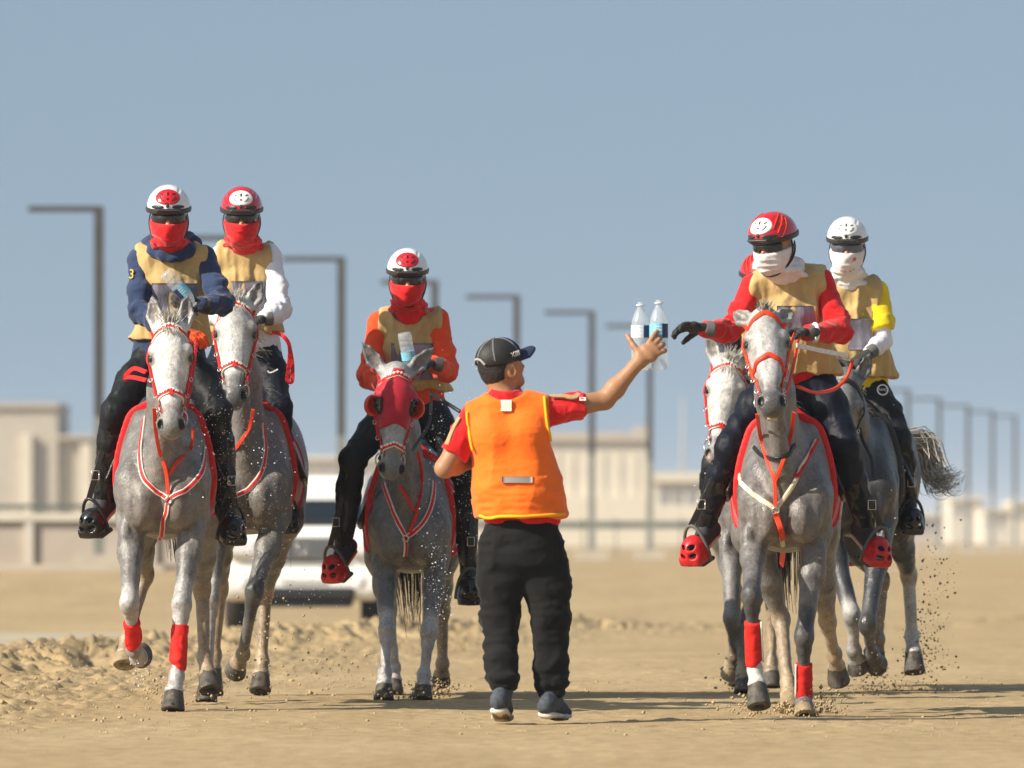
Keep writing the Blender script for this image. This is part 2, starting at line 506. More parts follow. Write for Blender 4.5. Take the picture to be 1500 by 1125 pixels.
def sand_material():
    m = bpy.data.materials.new('sand'); m.use_nodes = True
    n = m.node_tree; b = n.nodes['Principled BSDF']
    b.inputs['Roughness'].default_value = 0.95; b.inputs['Specular IOR Level'].default_value = 0.15
    co = n.nodes.new('ShaderNodeTexCoord')
    def noise(sc_, det, st=(1, 1, 1)):
        mpn = n.nodes.new('ShaderNodeMapping'); mpn.inputs['Scale'].default_value = st
        n.links.new(co.outputs['Object'], mpn.inputs['Vector'])
        t = n.nodes.new('ShaderNodeTexNoise'); t.inputs['Scale'].default_value = sc_; t.inputs['Detail'].default_value = det
        t.inputs['Roughness'].default_value = 0.62
        n.links.new(mpn.outputs['Vector'], t.inputs['Vector']); return t
    a = noise(0.9, 6, (1, 0.3, 1)); c = noise(9, 6, (1, 0.45, 1)); g = noise(160, 3)
    r1 = n.nodes.new('ShaderNodeValToRGB')
    r1.color_ramp.elements[0].position = 0.3; r1.color_ramp.elements[0].color = (0.345, 0.25, 0.132, 1)
    r1.color_ramp.elements[1].position = 0.7; r1.color_ramp.elements[1].color = (0.44, 0.33, 0.186, 1)
    n.links.new(a.outputs['Fac'], r1.inputs['Fac'])
    mx = n.nodes.new('ShaderNodeMix'); mx.data_type = 'RGBA'; mx.blend_type = 'MULTIPLY'; mx.inputs[0].default_value = 1
    mr = n.nodes.new('ShaderNodeMapRange'); mr.inputs[1].default_value = 0.32; mr.inputs[2].default_value = 0.62; mr.inputs[3].default_value = 0.80; mr.inputs[4].default_value = 1.06
    n.links.new(c.outputs['Fac'], mr.inputs[0])
    n.links.new(r1.outputs['Color'], mx.inputs[6]); n.links.new(mr.outputs[0], mx.inputs[7])
    mx2 = n.nodes.new('ShaderNodeMix'); mx2.data_type = 'RGBA'; mx2.blend_type = 'MULTIPLY'; mx2.inputs[0].default_value = 1
    mr2 = n.nodes.new('ShaderNodeMapRange'); mr2.inputs[1].default_value = 0.35; mr2.inputs[2].default_value = 0.65; mr2.inputs[3].default_value = 0.88; mr2.inputs[4].default_value = 1.08
    n.links.new(g.outputs['Fac'], mr2.inputs[0])
    n.links.new(mx.outputs[2], mx2.inputs[6]); n.links.new(mr2.outputs[0], mx2.inputs[7])
    n.links.new(mx2.outputs[2], b.inputs['Base Color'])
    ad = n.nodes.new('ShaderNodeMath'); ad.operation = 'MULTIPLY_ADD'; ad.inputs[1].default_value = 0.35
    n.links.new(g.outputs['Fac'], ad.inputs[0]); n.links.new(c.outputs['Fac'], ad.inputs[2])
    bp = n.nodes.new('ShaderNodeBump'); bp.inputs['Strength'].default_value = 0.5; bp.inputs['Distance'].default_value = 0.02
    n.links.new(ad.outputs[0], bp.inputs['Height']); n.links.new(bp.outputs['Normal'], b.inputs['Normal'])
    return m
M = {}
M['sand'] = sand_material()
M['clod'] = mat('clod', (0.40, 0.295, 0.165), 0.95, 0.1, var=0.25, vscale=30)
M['clod_dark'] = mat('clod_dark', (0.23, 0.16, 0.085), 0.95, 0.1, var=0.25, vscale=30)

def ysteps(a, b, f0, n): return list(np.geomspace(a, b, n))
xs_f = np.concatenate([np.arange(-7.0, -4.5, 0.12), np.arange(-4.5, 4.5, 0.022), np.arange(4.5, 7.01, 0.12)])
ys_f = np.concatenate([np.arange(30, 36, 0.25), np.arange(36, 52, 0.05), np.arange(52, 70, 0.1), np.arange(70, 110.01, 0.2)])
gv, gf = grid_mesh(xs_f, ys_f)
_r = np.random.default_rng(3); _ny = len(ys_f)
for k in range(620):          # hoof prints with a pushed-up rim
    hx = _r.normal(0.2, 1.7); hy = 37 + 22 * _r.random(); rr = _r.uniform(.05, .085); dp = _r.uniform(.004, .014)
    i0, i1 = np.searchsorted(xs_f, hx - 2 * rr), np.searchsorted(xs_f, hx + 2 * rr); j0, j1 = np.searchsorted(ys_f, hy - 2.6 * rr), np.searchsorted(ys_f, hy + 2.6 * rr)
    if i1 <= i0 or j1 <= j0: continue
    ii, jj = np.meshgrid(np.arange(i0, i1), np.arange(j0, j1), indexing='ij'); id_ = (ii * _ny + jj).ravel()
    q = ((gv[id_, 0] - hx) / rr) ** 2 + ((gv[id_, 1] - hy) / (rr * 1.3)) ** 2
    gv[id_, 2] += -dp * np.exp(-q * 1.2) + dp * .7 * np.exp(-((np.sqrt(q) - 1.25) / .35) ** 2)
_rim = (np.abs(gv[:, 0]) > 6.99) | (gv[:, 1] < 30.01) | (gv[:, 1] > 109.9); gv[_rim, 2] -= .08
gnd = mk('track_ground', (gv, gf), M['sand']); tag(gnd, kind='structure')
# the open desert around it, meeting the fine sheet 4 mm lower under its rim
xs_c = np.concatenate([-np.geomspace(6000, 20, 30), np.arange(-18, 18.1, 0.6), np.geomspace(20, 6000, 30)])
ys_c = np.concatenate([np.linspace(-60, 100, 90), np.linspace(102, 260, 90), np.geomspace(265, 9000, 50)])
v, f = grid_mesh(xs_c, ys_c, False)
inside = (np.abs(v[:, 0]) < 5.2) & (v[:, 1] > 33.5) & (v[:, 1] < 106.0)
v[:, 2] -= np.where(inside, 0.3, 0.012)
far = mk('desert_ground', (v, f), M['sand']); tag(far, kind='structure')

# loose clods on the track and its bank
def lump(c, r, rng):
    t = np.array([(1, 0, 0), (-1, 0, 0), (0, 1, 0), (0, -1, 0), (0, 0, 1), (0, 0, -1)], float)
    return c + t * r * rng.uniform(0.6, 1.25, (6, 1)) + rng.uniform(-.25, .25, (6, 3)) * r
_OF = np.array([(0, 2, 4), (2, 1, 4), (1, 3, 4), (3, 0, 4), (2, 0, 5), (1, 2, 5), (3, 1, 5), (0, 3, 5)])
def lumps(cs, rs, rng):
    v = np.concatenate([lump(c, r, rng) for c, r in zip(cs, rs)])
    f = (_OF[None] + 6 * np.arange(len(cs))[:, None, None]).reshape(-1, 3)
    return v, f
rng = np.random.default_rng(5)
n = 8000
y = 36 + 34 * rng.random(n) ** 1.5; d = np.abs(rng.normal(0, 0.85, n))
x = np.interp(y, _BY, _BX) + d
x2 = rng.uniform(-3.2, 3.2, 1100); y2 = rng.uniform(36.5, 50, 1100)
x = np.concatenate([x, x2]); y = np.concatenate([y, y2])
r = np.concatenate([rng.gamma(1.2, 0.0030, n) + 0.001, rng.gamma(1.4, 0.0022, 1100) + 0.0015])
r = np.clip(r, 0.003, 0.017)
z = ground_z(x, y) + r * 0.25
cl = mk('sand_clods', lumps(np.stack([x, y, z], 1), r, rng), M['clod'], smooth=False)
tag(cl, 'loose sand clods and crumbs strewn along the track bank', 'sand', kind='stuff')

# pale graded road in the hollow beyond the bank
xs_r = np.arange(-14, -1.0, 0.25); ys_r = np.arange(66, 92, 0.5)
X_, Y_ = np.meshgrid(np.linspace(0, 1, 30), ys_r, indexing='ij')
xr = -16 + (np.interp(Y_, _BY, _BX) - 1.1 + 16) * X_
zr = ground_z(xr, Y_, True).reshape(xr.shape) * .5 + ground_z(xr, Y_, False).reshape(xr.shape) * .5
v = np.stack([xr.ravel(), Y_.ravel(), np.maximum(zr.ravel(), ground_z(xr, Y_, True)) + .012], 1)
i = np.arange(v.shape[0]).reshape(xr.shape)
for e_ in (i[0], i[-1], i[:, 0], i[:, -1]): v[e_, 2] -= .06
f = np.stack([i[:-1, :-1].ravel(), i[1:, :-1].ravel(), i[1:, 1:].ravel(), i[:-1, 1:].ravel()], 1)
tag(mk('dirt_road', (v, f), mat('packed_dirt', (0.40, 0.335, 0.245), 0.95, 0.15, var=0.12, vscale=1.5, stretch=(1, .3, 1))), kind='structure')

# ------------------------------------------------------------------ lamp posts
M['post'] = mat('post_brown', (0.060, 0.058, 0.056), 0.55, 0.4, var=0.12, vscale=3)
M['post_low'] = mat('post_grey', (0.20, 0.205, 0.185), 0.6, 0.4, var=0.1, vscale=3)
M['concrete'] = mat('concrete', (0.46, 0.41, 0.33), 0.9, 0.2, var=0.1, vscale=2, bump=0.2, bscale=20)
_lx = [145, 343, 500, 637, 757, 867, 952, 1032, 1105, 1168, 1225, 1278, 1330, 1376, 1418, 1454, 1487]
_lt = [302, 345, 376, 410, 432, 455, 475, 497, 513, 529, 543, 556, 570, 583, 593, 602, 608]
_who = ['at the far left', 'behind the white-sleeved rider', 'left of the orange-shirted rider',
        'peeking out right behind the orange-shirted rider\'s shoulder', 'rising behind the black cap', 'right of the standing man\'s shoulder', 'behind the raised bottles',
        'hidden beyond the reaching gloved hand', 'hidden behind the red-sleeved rider', 'hidden behind the red-sleeved rider\'s chest', 'hidden behind the yellow-sleeved rider',
        'hidden behind the yellow-sleeved rider\'s arm', 'above the dark grey horse\'s rump', 'behind the swinging grey tail', 'first right of the swinging tail',
        'second from the right edge', 'nearest the right edge']
for i, (px, pt) in enumerate(zip(_lx, _lt)):
    if 1032 <= px <= 1278: continue
    Y = FPX * 5.4 / (762 - pt)
    top = P(px, pt, Y); zg = float(ground_z([top[0]], [Y], False)[0]) - 0.02
    t = thing('street_lamp', (top[0], Y, zg), 'brown angular street lamp ' + _who[i], 'street lamp', 'street lamps along the far road')
    hw = 0.085; sp = zg + (top[2] - zg) * 0.42
    mk('pole_base', MB().box((top[0], Y, (zg + 0.25 + sp) / 2), (hw, hw, (sp - zg - 0.25) / 2)).vf(), M['post_low'], t, False)
    mk('pole', MB().box((top[0], Y, (sp + top[2]) / 2), (hw * 0.98, hw * 0.98, (top[2] - sp) / 2)).vf(), M['post'], t, False)
    mk('arm', MB().box((top[0] - 0.65, Y, top[2] - 0.05), (0.56, hw * 0.8, 0.05)).vf(), M['post'], t, False)
    mk('footing', MB().box((top[0], Y, zg + 0.12), (0.42, 0.42, 0.14)).vf(), M['concrete'], t, False)

# ------------------------------------------------------------------ far buildings, low wall, barrier
M['bld1'] = mat('render_grey_beige', (0.44, 0.395, 0.33), 0.9, 0.2, var=0.06, vscale=1.5)
M['bld2'] = mat('render_cream', (0.63, 0.57, 0.46), 0.9, 0.2, var=0.06, vscale=1.5)
M['bld3'] = mat('render_pale', (0.58, 0.53, 0.45), 0.9, 0.2, var=0.06, vscale=1.5)
M['glassd'] = mat('far_window', (0.28, 0.27, 0.26), 0.4, 0.5)
M['barrier'] = mat('barrier_green', (0.11, 0.13, 0.115), 0.8, 0.2, var=0.2, vscale=3)
M['wallpink'] = mat('wall_pink_beige', (0.45, 0.385, 0.32), 0.9, 0.2, var=0.1, vscale=1.2)
def W(px, py, Y): return P(px, py, Y)
def slab(par, name, m, x0, x1, y0, y1, Y, dep, dy=0.0):
    a = P(x0, y0, Y); b = P(x1, y1, Y)
    return mk(name, MB().bbox(V(a[0], Y - dy, b[2]), V(b[0], Y + dep, a[2])).vf(), m, par, False)
Yb = 520.0
def gz(Y): return HZ + (CAMZ - float(np.interp(Y, _GY, _GZ))) * FPX / Y
t = thing('apartment_block', P(40, gz(Yb), Yb), 'grey beige block with a taller left half at the far left', 'building')
slab(t, 'wall', M['bld1'], -260, 84, 594, gz(Yb) + 4, Yb, 14)
slab(t, 'low_wing', M['bld1'], 84, 240, 641, gz(Yb) + 4, Yb + 0.5, 12)
for a, b, tp in ((32, 47, 636), (118, 134, 650), (-60, -45, 636), (196, 210, 650)): slab(t, 'pilaster', M['bld2'], a, b, tp, gz(Yb) + 3, Yb, 0.2, 0.5)
for a, b, c_, d_ in ((-260, 86, 590, 597), (86, 242, 637, 643)): slab(t, 'parapet', M['bld1'], a - 2, b, c_, d_, Yb, 13.5, 0.3)
for i in range(0):
    for r_ in range(2):
        xx = 2 + i * 12 if i < 3 else 54 + (i - 3) * 16
        if xx < 112: slab(t, 'window', M['bld3'], xx, xx + 6, 660 + r_ * 38, 680 + r_ * 38, Yb, 0.1, 0.12)
Yb = 560.0
t = thing('columned_hall', P(830, gz(Yb), Yb), 'long pale hall with cream columns behind the standing man', 'building')
slab(t, 'wall', M['bld3'], 690, 950, 640, gz(Yb) + 4, Yb, 16)
slab(t, 'roof_edge', M['bld1'], 686, 954, 633, 646, Yb, 15, 0.4)
slab(t, 'roof_hut', M['bld1'], 930, 948, 624, 633, Yb, 5)
for xx in (700, 722, 744, 766, 788, 810, 832, 854, 877, 901, 925, 941): slab(t, 'column', M['bld2'], xx, xx + 9, 663, gz(Yb) + 3, Yb, 0.2, 0.07)
for xx in (): slab(t, 'window', M['bld3'], xx, xx + 7, 672, 712, Yb, 0.1, 0.1)
slab(t, 'plinth', M['bld2'], 690, 950, 727, gz(Yb) + 3, Yb, 0.2, 1.0)
Yb = 600.0
t = thing('low_hall', P(1005, gz(Yb), Yb), 'low cream building right of the columned hall', 'building')
slab(t, 'wall', M['bld3'], 955, 1130, 705, gz(Yb) + 4, Yb, 16)
slab(t, 'roof', M['bld2'], 952, 1134, 692, 706, Yb, 15.5, 0.5)
for xx in (966, 985, 1006, 1030, 1052, 1080): slab(t, 'window', M['glassd'], xx, xx + 12, 717, 737, Yb, 0.1, 0.1)
slab(t, 'plinth', M['bld2'], 955, 1130, 745, gz(Yb) + 3, Yb, 0.2, 0.8)
for i, (a, b, tp, Yb, mm) in enumerate(((1330, 1392, 752, 760, 'bld1'), (1392, 1440, 728, 740, 'bld3'), (1440, 1482, 744, 700, 'bld3'), (1482, 1580, 734, 720, 'bld2'), (428, 560, 668, 640, 'bld2'))):
    lab = ['grey low house behind the swinging tail', 'pale house with the highest roof right of the tail', 'small pale house between two taller ones at right', 'cream house at the right edge', 'cream house just above the pickup roof'][i]
    t = thing('far_house', P((a + b) / 2, gz(Yb), Yb), lab, 'house', 'far houses on the horizon')
    slab(t, 'wall', M[mm], a, b, tp + 6, gz(Yb) + 4, Yb, 12)
    slab(t, 'roof', M['bld2'], a - 2, b + 2, tp, tp + 6, Yb, 11.6, 0.4)
    k = max(2, int((b - a) / 16))
    for j in range(k): slab(t, 'window', M['glassd'], a + 6 + j * 15, a + 13 + j * 15, tp + 16, tp + 27, Yb, 0.1, 0.1)
# thin mast
Yb = 700.0; b0 = P(1000, gz(Yb), Yb); t0 = P(1000, 580, Yb)
tag(mk('radio_mast', MB().tube([b0, lerp(b0, t0, .5), t0], [0.16, 0.12, 0.06], 6).vf(), M['concrete'], own=b0), 'thin pale mast over the low cream building', 'mast')
# low boundary wall at the left and its kerb
Yw = 152.0; zg = float(np.interp(Yw, _GY, _GZ))
t = thing('boundary_wall', P(60, gz(Yw), Yw), 'low pinkish wall with pale coping behind the leftmost horse', 'wall')
slab(t, 'wall_panel', M['wallpink'], -250, 300, 763, gz(Yw) + 4, Yw, 0.3)
slab(t, 'coping', M['bld2'], -252, 302, 752, 763, Yw, 0.4, 0.1)
slab(t, 'rail', M['barrier'], -252, 302, 739, 745, Yw + 0.1, 0.08)
for xx in (-160, -70, 36, 215): slab(t, 'pier', M['bld3'], xx, xx + 13, 764, gz(Yw) + 4, Yw, 0.2, 0.08)
for xx in range(-240, 300, 45): slab(t, 'rail_post', M['barrier'], xx, xx + 2, 744.8, 752.2, Yw + 0.12, 0.05)
Yk = 144.5
kb = P(100, gz(Yk), Yk)
k = mk('kerb', MB().bbox(V(-40, Yk, kb[2] - 0.2), V(-5.9, Yk + 0.5, kb[2] + 0.10)).vf(), M['concrete'], smooth=False); tag(k, kind='structure')
k = mk('road', MB().bbox(V(-60, Yk + 3.2, kb[2] - 0.3), V(-5.0, Yk + 6.6, kb[2] + 0.05)).vf(), mat('asphalt', (0.12, 0.11, 0.105), 0.9, 0.2, var=0.15, vscale=1), smooth=False); tag(k, kind='structure')
# green mesh barrier beyond the lamps
Yf = 300.0
t = thing('mesh_fence', P(900, gz(Yf), Yf), 'dark green mesh barrier crossing the plain below the columned hall', 'fence')
slab(t, 'mesh_panel', M['barrier'], 560, 1330, 764, 774, Yf, 0.05)
for xx in range(565, 1330, 48): slab(t, 'post', M['barrier'], xx, xx + 2, 758, gz(Yf) + 1, Yf, 0.08, 0.06)
# ------------------------------------------------------------------ horse materials
def coat_material():
    m = bpy.data.materials.new('grey_horse_coat'); m.use_nodes = True
    n = m.node_tree; b = n.nodes['Principled BSDF']
    b.inputs['Roughness'].default_value = 0.46; b.inputs['Specular IOR Level'].default_value = 0.48
    b.inputs['Sheen Weight'].default_value = 0.05
    co = n.nodes.new('ShaderNodeTexCoord')
    at = n.nodes.new('ShaderNodeAttribute'); at.attribute_name = 'Col'
    def noise(s_, det, r_=0.55):
        t = n.nodes.new('ShaderNodeTexNoise'); t.inputs['Scale'].default_value = s_; t.inputs['Detail'].default_value = det; t.inputs['Roughness'].default_value = r_
        n.links.new(co.outputs['Object'], t.inputs['Vector']); return t
    def mul(src, fac, lo, hi, a, c):
        mr = n.nodes.new('ShaderNodeMapRange'); mr.inputs[1].default_value = a; mr.inputs[2].default_value = c; mr.inputs[3].default_value = lo; mr.inputs[4].default_value = hi
        n.links.new(fac, mr.inputs[0])
        mx = n.nodes.new('ShaderNodeMix'); mx.data_type = 'RGBA'; mx.blend_type = 'MULTIPLY'; mx.inputs[0].default_value = 1
        n.links.new(src, mx.inputs[6]); n.links.new(mr.outputs[0], mx.inputs[7]); return mx.outputs[2]
    big = noise(7, 5); fine = noise(70, 4, 0.7); fl = noise(120, 2, 0.5)
    hmp = n.nodes.new('ShaderNodeMapping'); hmp.inputs['Scale'].default_value = (1, 1, .16); n.links.new(co.outputs['Object'], hmp.inputs['Vector'])
    hr_ = n.nodes.new('ShaderNodeTexNoise'); hr_.inputs['Scale'].default_value = 260; hr_.inputs['Detail'].default_value = 2; n.links.new(hmp.outputs['Vector'], hr_.inputs['Vector'])
    c = mul(at.outputs['Color'], big.outputs['Fac'], 0.70, 1.22, 0.3, 0.7)
    c = mul(c, fine.outputs['Fac'], 0.80, 1.14, 0.35, 0.65)
    mid_ = noise(22, 4, 0.6); c = mul(c, mid_.outputs['Fac'], 0.80, 1.12, 0.34, 0.62)
    c = mul(c, fl.outputs['Fac'], 0.62, 1.0, 0.30, 0.40)
    c = mul(c, hr_.outputs['Fac'], 0.84, 1.12, 0.35, 0.65)
    n.links.new(c, b.inputs['Base Color'])
    mr = n.nodes.new('ShaderNodeMapRange'); mr.inputs[1].default_value = 0.35; mr.inputs[2].default_value = 0.65; mr.inputs[3].default_value = 0.24; mr.inputs[4].default_value = 0.50
    n.links.new(big.outputs['Fac'], mr.inputs[0]); n.links.new(mr.outputs[0], b.inputs['Roughness'])
    bp = n.nodes.new('ShaderNodeBump'); bp.inputs['Strength'].default_value = 0.45; bp.inputs['Distance'].default_value = 0.008
    ad = n.nodes.new('ShaderNodeMath'); ad.operation = 'MULTIPLY_ADD'; ad.inputs[1].default_value = 0.25
    n.links.new(hr_.outputs['Fac'], ad.inputs[0]); n.links.new(fine.outputs['Fac'], ad.inputs[2])
    n.links.new(ad.outputs[0], bp.inputs['Height']); n.links.new(bp.outputs['Normal'], b.inputs['Normal'])
    return m
M['coat'] = coat_material()
M['hoof'] = mat('hoof_horn', (0.075, 0.066, 0.055), 0.6, 0.35, var=0.6, vscale=25, bump=0.3, bscale=80)
M['hoof_pale'] = mat('hoof_sandy', (0.30, 0.23, 0.14), 0.8, 0.3, var=0.3, vscale=25, bump=0.3, bscale=80)
M['eye'] = mat('horse_eye', (0.012, 0.008, 0.006), 0.06, 0.6, coat=0.6)
M['hair_pale'] = mat('horse_hair_pale', (0.50, 0.47, 0.42), 0.55, 0.2, var=0.4, vscale=40)
M['hair_light'] = mat('horse_hair_light', (0.58, 0.55, 0.50), 0.5, 0.4, var=0.35, vscale=40)
M['hair_dark'] = mat('horse_hair_dark', (0.055, 0.042, 0.032), 0.6, 0.1, var=0.5, vscale=40)
M['hair_mid'] = mat('horse_hair_grey', (0.30, 0.275, 0.235), 0.55, 0.15, var=0.45, vscale=40)
M['red'] = mat('red_webbing', (0.62, 0.012, 0.012), 0.55, 0.4, var=0.12, vscale=60, bump=0.2, bscale=400)
M['orange_red'] = mat('orange_red_webbing', (0.72, 0.05, 0.012), 0.55, 0.4, var=0.1, vscale=60)
M['crimson'] = mat('crimson_pad', (0.42, 0.006, 0.016), 0.75, 0.3, sheen=0.3, var=0.1, vscale=30)
M['white'] = mat('white_webbing', (0.74, 0.70, 0.63), 0.6, 0.4, var=0.12, vscale=50)
M['cream'] = mat('cream_webbing', (0.68, 0.60, 0.44), 0.6, 0.4, var=0.12, vscale=50)
M['black'] = mat('black_webbing', (0.014, 0.014, 0.016), 0.45, 0.45)
M['leather'] = mat('black_leather', (0.016, 0.015, 0.015), 0.33, 0.5, bump=0.25, bscale=90)
M['steel'] = mat('buckle_steel', (0.62, 0.60, 0.56), 0.28, 0.5, metal=0.9)
M['boot_red'] = mat('red_leg_boot', (0.66, 0.02, 0.014), 0.75, 0.3, var=0.2, vscale=35, bump=0.3, bscale=180)
M['boot_dusty'] = mat('dusty_boot', (0.45, 0.22, 0.15), 0.9, 0.2, var=0.3, vscale=35)
M['hood'] = mat('crimson_hood', (0.40, 0.006, 0.022), 0.6, 0.35, sheen=0.25, var=0.12, vscale=22, bump=0.15, bscale=350)
M['orange'] = mat('orange_cup', (0.72, 0.055, 0.010), 0.4, 0.5)

def stamp(col, v, pts, rad, c, st=1.0, soft=0.6):
    """blend colour c into vertex colours around a polyline"""
    pts = [np.asarray(q, float) for q in pts]
    d = np.full(len(v), 9.0)
    for a, b in (zip(pts[:-1], pts[1:]) if len(pts) > 1 else ((pts[0], pts[0] + 1e-4),)):
        ab = b - a; t = np.clip(((v - a) @ ab) / (ab @ ab), 0, 1)
        d = np.minimum(d, np.linalg.norm(v - a - t[:, None] * ab, axis=1))
    wt = np.clip((rad - d) / (rad * soft) + 0.0, 0, 1); wt = wt * wt * (3 - 2 * wt) * st
    return col * (1 - wt[:, None]) + np.asarray(c) * wt[:, None]

def horse(cfg):
    Y = cfg['Y']; C = P(cfg['cx'], HZ, Y); C[2] = 0
    yaw = radians(cfg.get('yaw', 0)); hs = cfg.get('hs', 1.0)
    bk = V(sin(yaw), cos(yaw), 0); rt = V(cos(yaw), -sin(yaw), 0)
    dzz = cfg.get('dz', 0.0)
    def L(u, v, z): return C + rt * u * hs + bk * v * hs + V(0, 0, z * hs + dzz)
    R3 = np.array([rt, bk, (0, 0, 1)])
    F = Field()
    wd = cfg.get('wd', 1.0)
    # trunk
    F.ec(L(0, .40, 1.13), L(0, 1.15, 1.13), (.225 * hs * wd, .29 * hs), (.255 * hs, .275 * hs), .08, rt)
    F.ec(L(0, .22, 1.20), L(0, .55, 1.24), (.15 * hs, .20 * hs), (.15 * hs, .22 * hs), .08, rt)
    F.ec(L(0, .42, 1.38), L(0, .75, 1.36), (.05 * hs, .10 * hs), (.06 * hs, .08 * hs), .09, rt)
    for s in (-1, 1):
        F.el(L(s * .115, 1.32, 1.22), (.155 * hs, .30 * hs, .26 * hs), R3, .09)
        F.el(L(s * .15, 1.45, 1.02), (.10 * hs, .16 * hs, .24 * hs), R3, .09)
    F.el(L(0, 1.2, 1.36), (.13 * hs, .35 * hs, .12 * hs), R3, .08)
    # breast and shoulders
    F.el(L(0, .13, 1.10), (.165 * hs * wd, .15 * hs, .22 * hs), R3, .07)
    for s in (-1, 1):
        F.el(L(s * .088 * wd, .045, 1.00), (.096 * hs, .100 * hs, .130 * hs), R3, .018)
        F.ec(L(s * .160 * wd, .10, 1.07), L(s * .12, .42, 1.36), (.07 * hs, .12 * hs), (.05 * hs, .12 * hs), .06, rt)
        F.el(L(s * .168 * wd, .105, 1.07), (.060 * hs, .085 * hs, .125 * hs), R3, .016)
        F.ec(L(s * .17 * wd, .25, 1.12), L(s * .165 * wd, .28, .94), (.06 * hs, .10 * hs), (.06 * hs, .085 * hs), .05, rt)
    F.ec(L(0, -.075, 1.10), L(0, -.045, .86), .012 * hs, .016 * hs, .045, rt, '-')
    F.ec(L(0, .15, .90), L(0, .7, .90), (.12 * hs, .05 * hs), (.15 * hs, .06 * hs), .06, rt)
    for s in (-1, 1):
        F.ec(L(s * .142 * wd, -.045, 1.12), L(s * .128 * wd, -.035, .90), .010 * hs, .013 * hs, .04, rt, '-')
        F.ec(L(s * .120 * wd, -.01, 1.20), L(s * .135, .13, 1.36), .012 * hs, .010 * hs, .05, rt, '-')
        F.el(L(s * .060, .0, .855), (.030 * hs, .05 * hs, .035 * hs), R3, .04, '-')
        F.ec(L(s * .235 * wd, .20, 1.20), L(s * .225 * wd, .16, .98), .010 * hs, .012 * hs, .04, rt, '-')
    # legs
    J = {}
    def PX(q):
        if len(q) == 4: return L(*q[1:])
        return P(q[0], q[1], Y + q[2])
    hoofs = []
    for key in ('fl', 'fr', 'hl', 'hr'):
        s = -1 if key[1] == 'l' else 1
        pts = [PX(q) for q in cfg['legs'][key]]      # knee/hock, fetlock, coronet, hoof tip centre
        K, Ft, Co, Ho = pts
        J[key] = pts
        if key[0] == 'f':
            E = L(s * .150 * wd, .19, .93)
            F.ec(L(s * .148 * wd, .17, 1.02), E, (.076 * hs, .11 * hs), (.070 * hs, .095 * hs), .026, rt)
            mid = lerp(E, K, .42)
            F.ec(E, mid, (.072 * hs, .092 * hs), (.060 * hs, .066 * hs), .035, rt)
            F.ec(mid, K, (.055 * hs, .062 * hs), (.039 * hs, .043 * hs), .03, rt)
            F.el(lerp(E, K, .28) + rt * s * .026 + V(0, -.04, 0), (.036 * hs, .042 * hs, .13 * hs), None, .014); F.el(lerp(E, K, .22) - rt * s * .030 + V(0, -.035, 0), (.032 * hs, .040 * hs, .11 * hs), None, .014)
            kd = nrm(Ft - K); ku = nrm(K - E)
            F.el(K, (.047 * hs, .048 * hs, .058 * hs), None, .025)
            F.el(K + V(0, -.022, .012) * hs, (.036 * hs, .032 * hs, .040 * hs), None, .02)
            F.ec(K, Ft, (.034 * hs, .038 * hs), (.0265 * hs, .034 * hs), .02, rt)
            F.el(K + kd * .065 * hs, (.037 * hs, .038 * hs, .03 * hs), None, .02)
        else:
            Hi = L(s * .14, 1.30, 1.15); St = L(s * .165, 1.12, .93)
            F.ec(Hi, St, (.13 * hs, .20 * hs), (.10 * hs, .13 * hs), .07, rt)
            F.ec(St + V(0, .05, -.02), lerp(St, K, .55), (.085 * hs, .115 * hs), (.060 * hs, .078 * hs), .06, rt)
            F.ec(L(s * .15, 1.50, .98), lerp(St, K, .7) + bk * .05, (.08 * hs, .10 * hs), (.045 * hs, .05 * hs), .06, rt)
            F.ec(lerp(St, K, .55), K, (.058 * hs, .074 * hs), (.038 * hs, .046 * hs), .035, rt)
            F.ec(lerp(St, K, .72) + bk * .055, K + bk * .045 + V(0, 0, .02), .022, .026, .03, rt)
            F.el(K, (.043 * hs, .055 * hs, .062 * hs), None, .025)
            F.ec(K, Ft, (.036 * hs, .042 * hs), (.028 * hs, .036 * hs), .02, rt)
            kd = nrm(Ft - K)
        F.el(Ft, (.038 * hs, .041 * hs, .040 * hs), None, .02)
        F.el(Ft + nrm(np.cross(rt, kd)) * -.018 + V(0, 0, -.006), (.026, .028, .03), None, .02)
        F.ec(Ft, Co, (.030 * hs, .031 * hs), (.041 * hs, .043 * hs), .02, rt)
        F.el(Co, (.045 * hs, .047 * hs, .020 * hs), np.array([rt, np.cross(nrm(Ho - Co), rt), nrm(Ho - Co)]), .015)
        hoofs.append((key, Co, Ho, nrm(np.cross(nrm(Co - Ft), rt))))
    # head
    PL = P(*cfg['poll'], Y - cfg.get('hd', .30))
    HL = cfg.get('hl', .565)
    MZ = P(*cfg['muz'], Y - cfg.get('hd', .30) - .25)
    dx, dz = MZ[0] - PL[0], MZ[2] - PL[2]
    MZ = V(MZ[0], PL[1] - sqrt(max(HL ** 2 - dx * dx - dz * dz, .005)), MZ[2])
    h = nrm(MZ - PL)
    sd = nrm(np.cross(h, (0, -1, 0.0)) if abs(h[2]) > .3 else rt)
    sd = nrm(V(1, 0, 0) - h * h[0])
    sd = nrm(rotv(sd, h, radians(cfg.get('turn', 0))))
    nn = np.cross(h, sd)
    if nn[1] > 0: nn = -nn
    k_ = HL / .565
    def H(s, n, hh): return PL + (sd * s + nn * n + h * hh) * k_
    HR = np.array([sd, nn, h])
    # neck first, so that the head stays crisp
    NB = L(0, .24, 1.25); NT = H(0, -.075, .03)
    NM = lerp(NB, NT, .5) + V(0, .05, .02)
    F.ec(NB, NM, (.115 * hs * wd, .215 * hs), (.086 * hs, .155 * hs), .08, rt)
    F.ec(NM, NT, (.086 * hs, .150 * hs), (.066 * hs, .098 * hs), .06, rt)
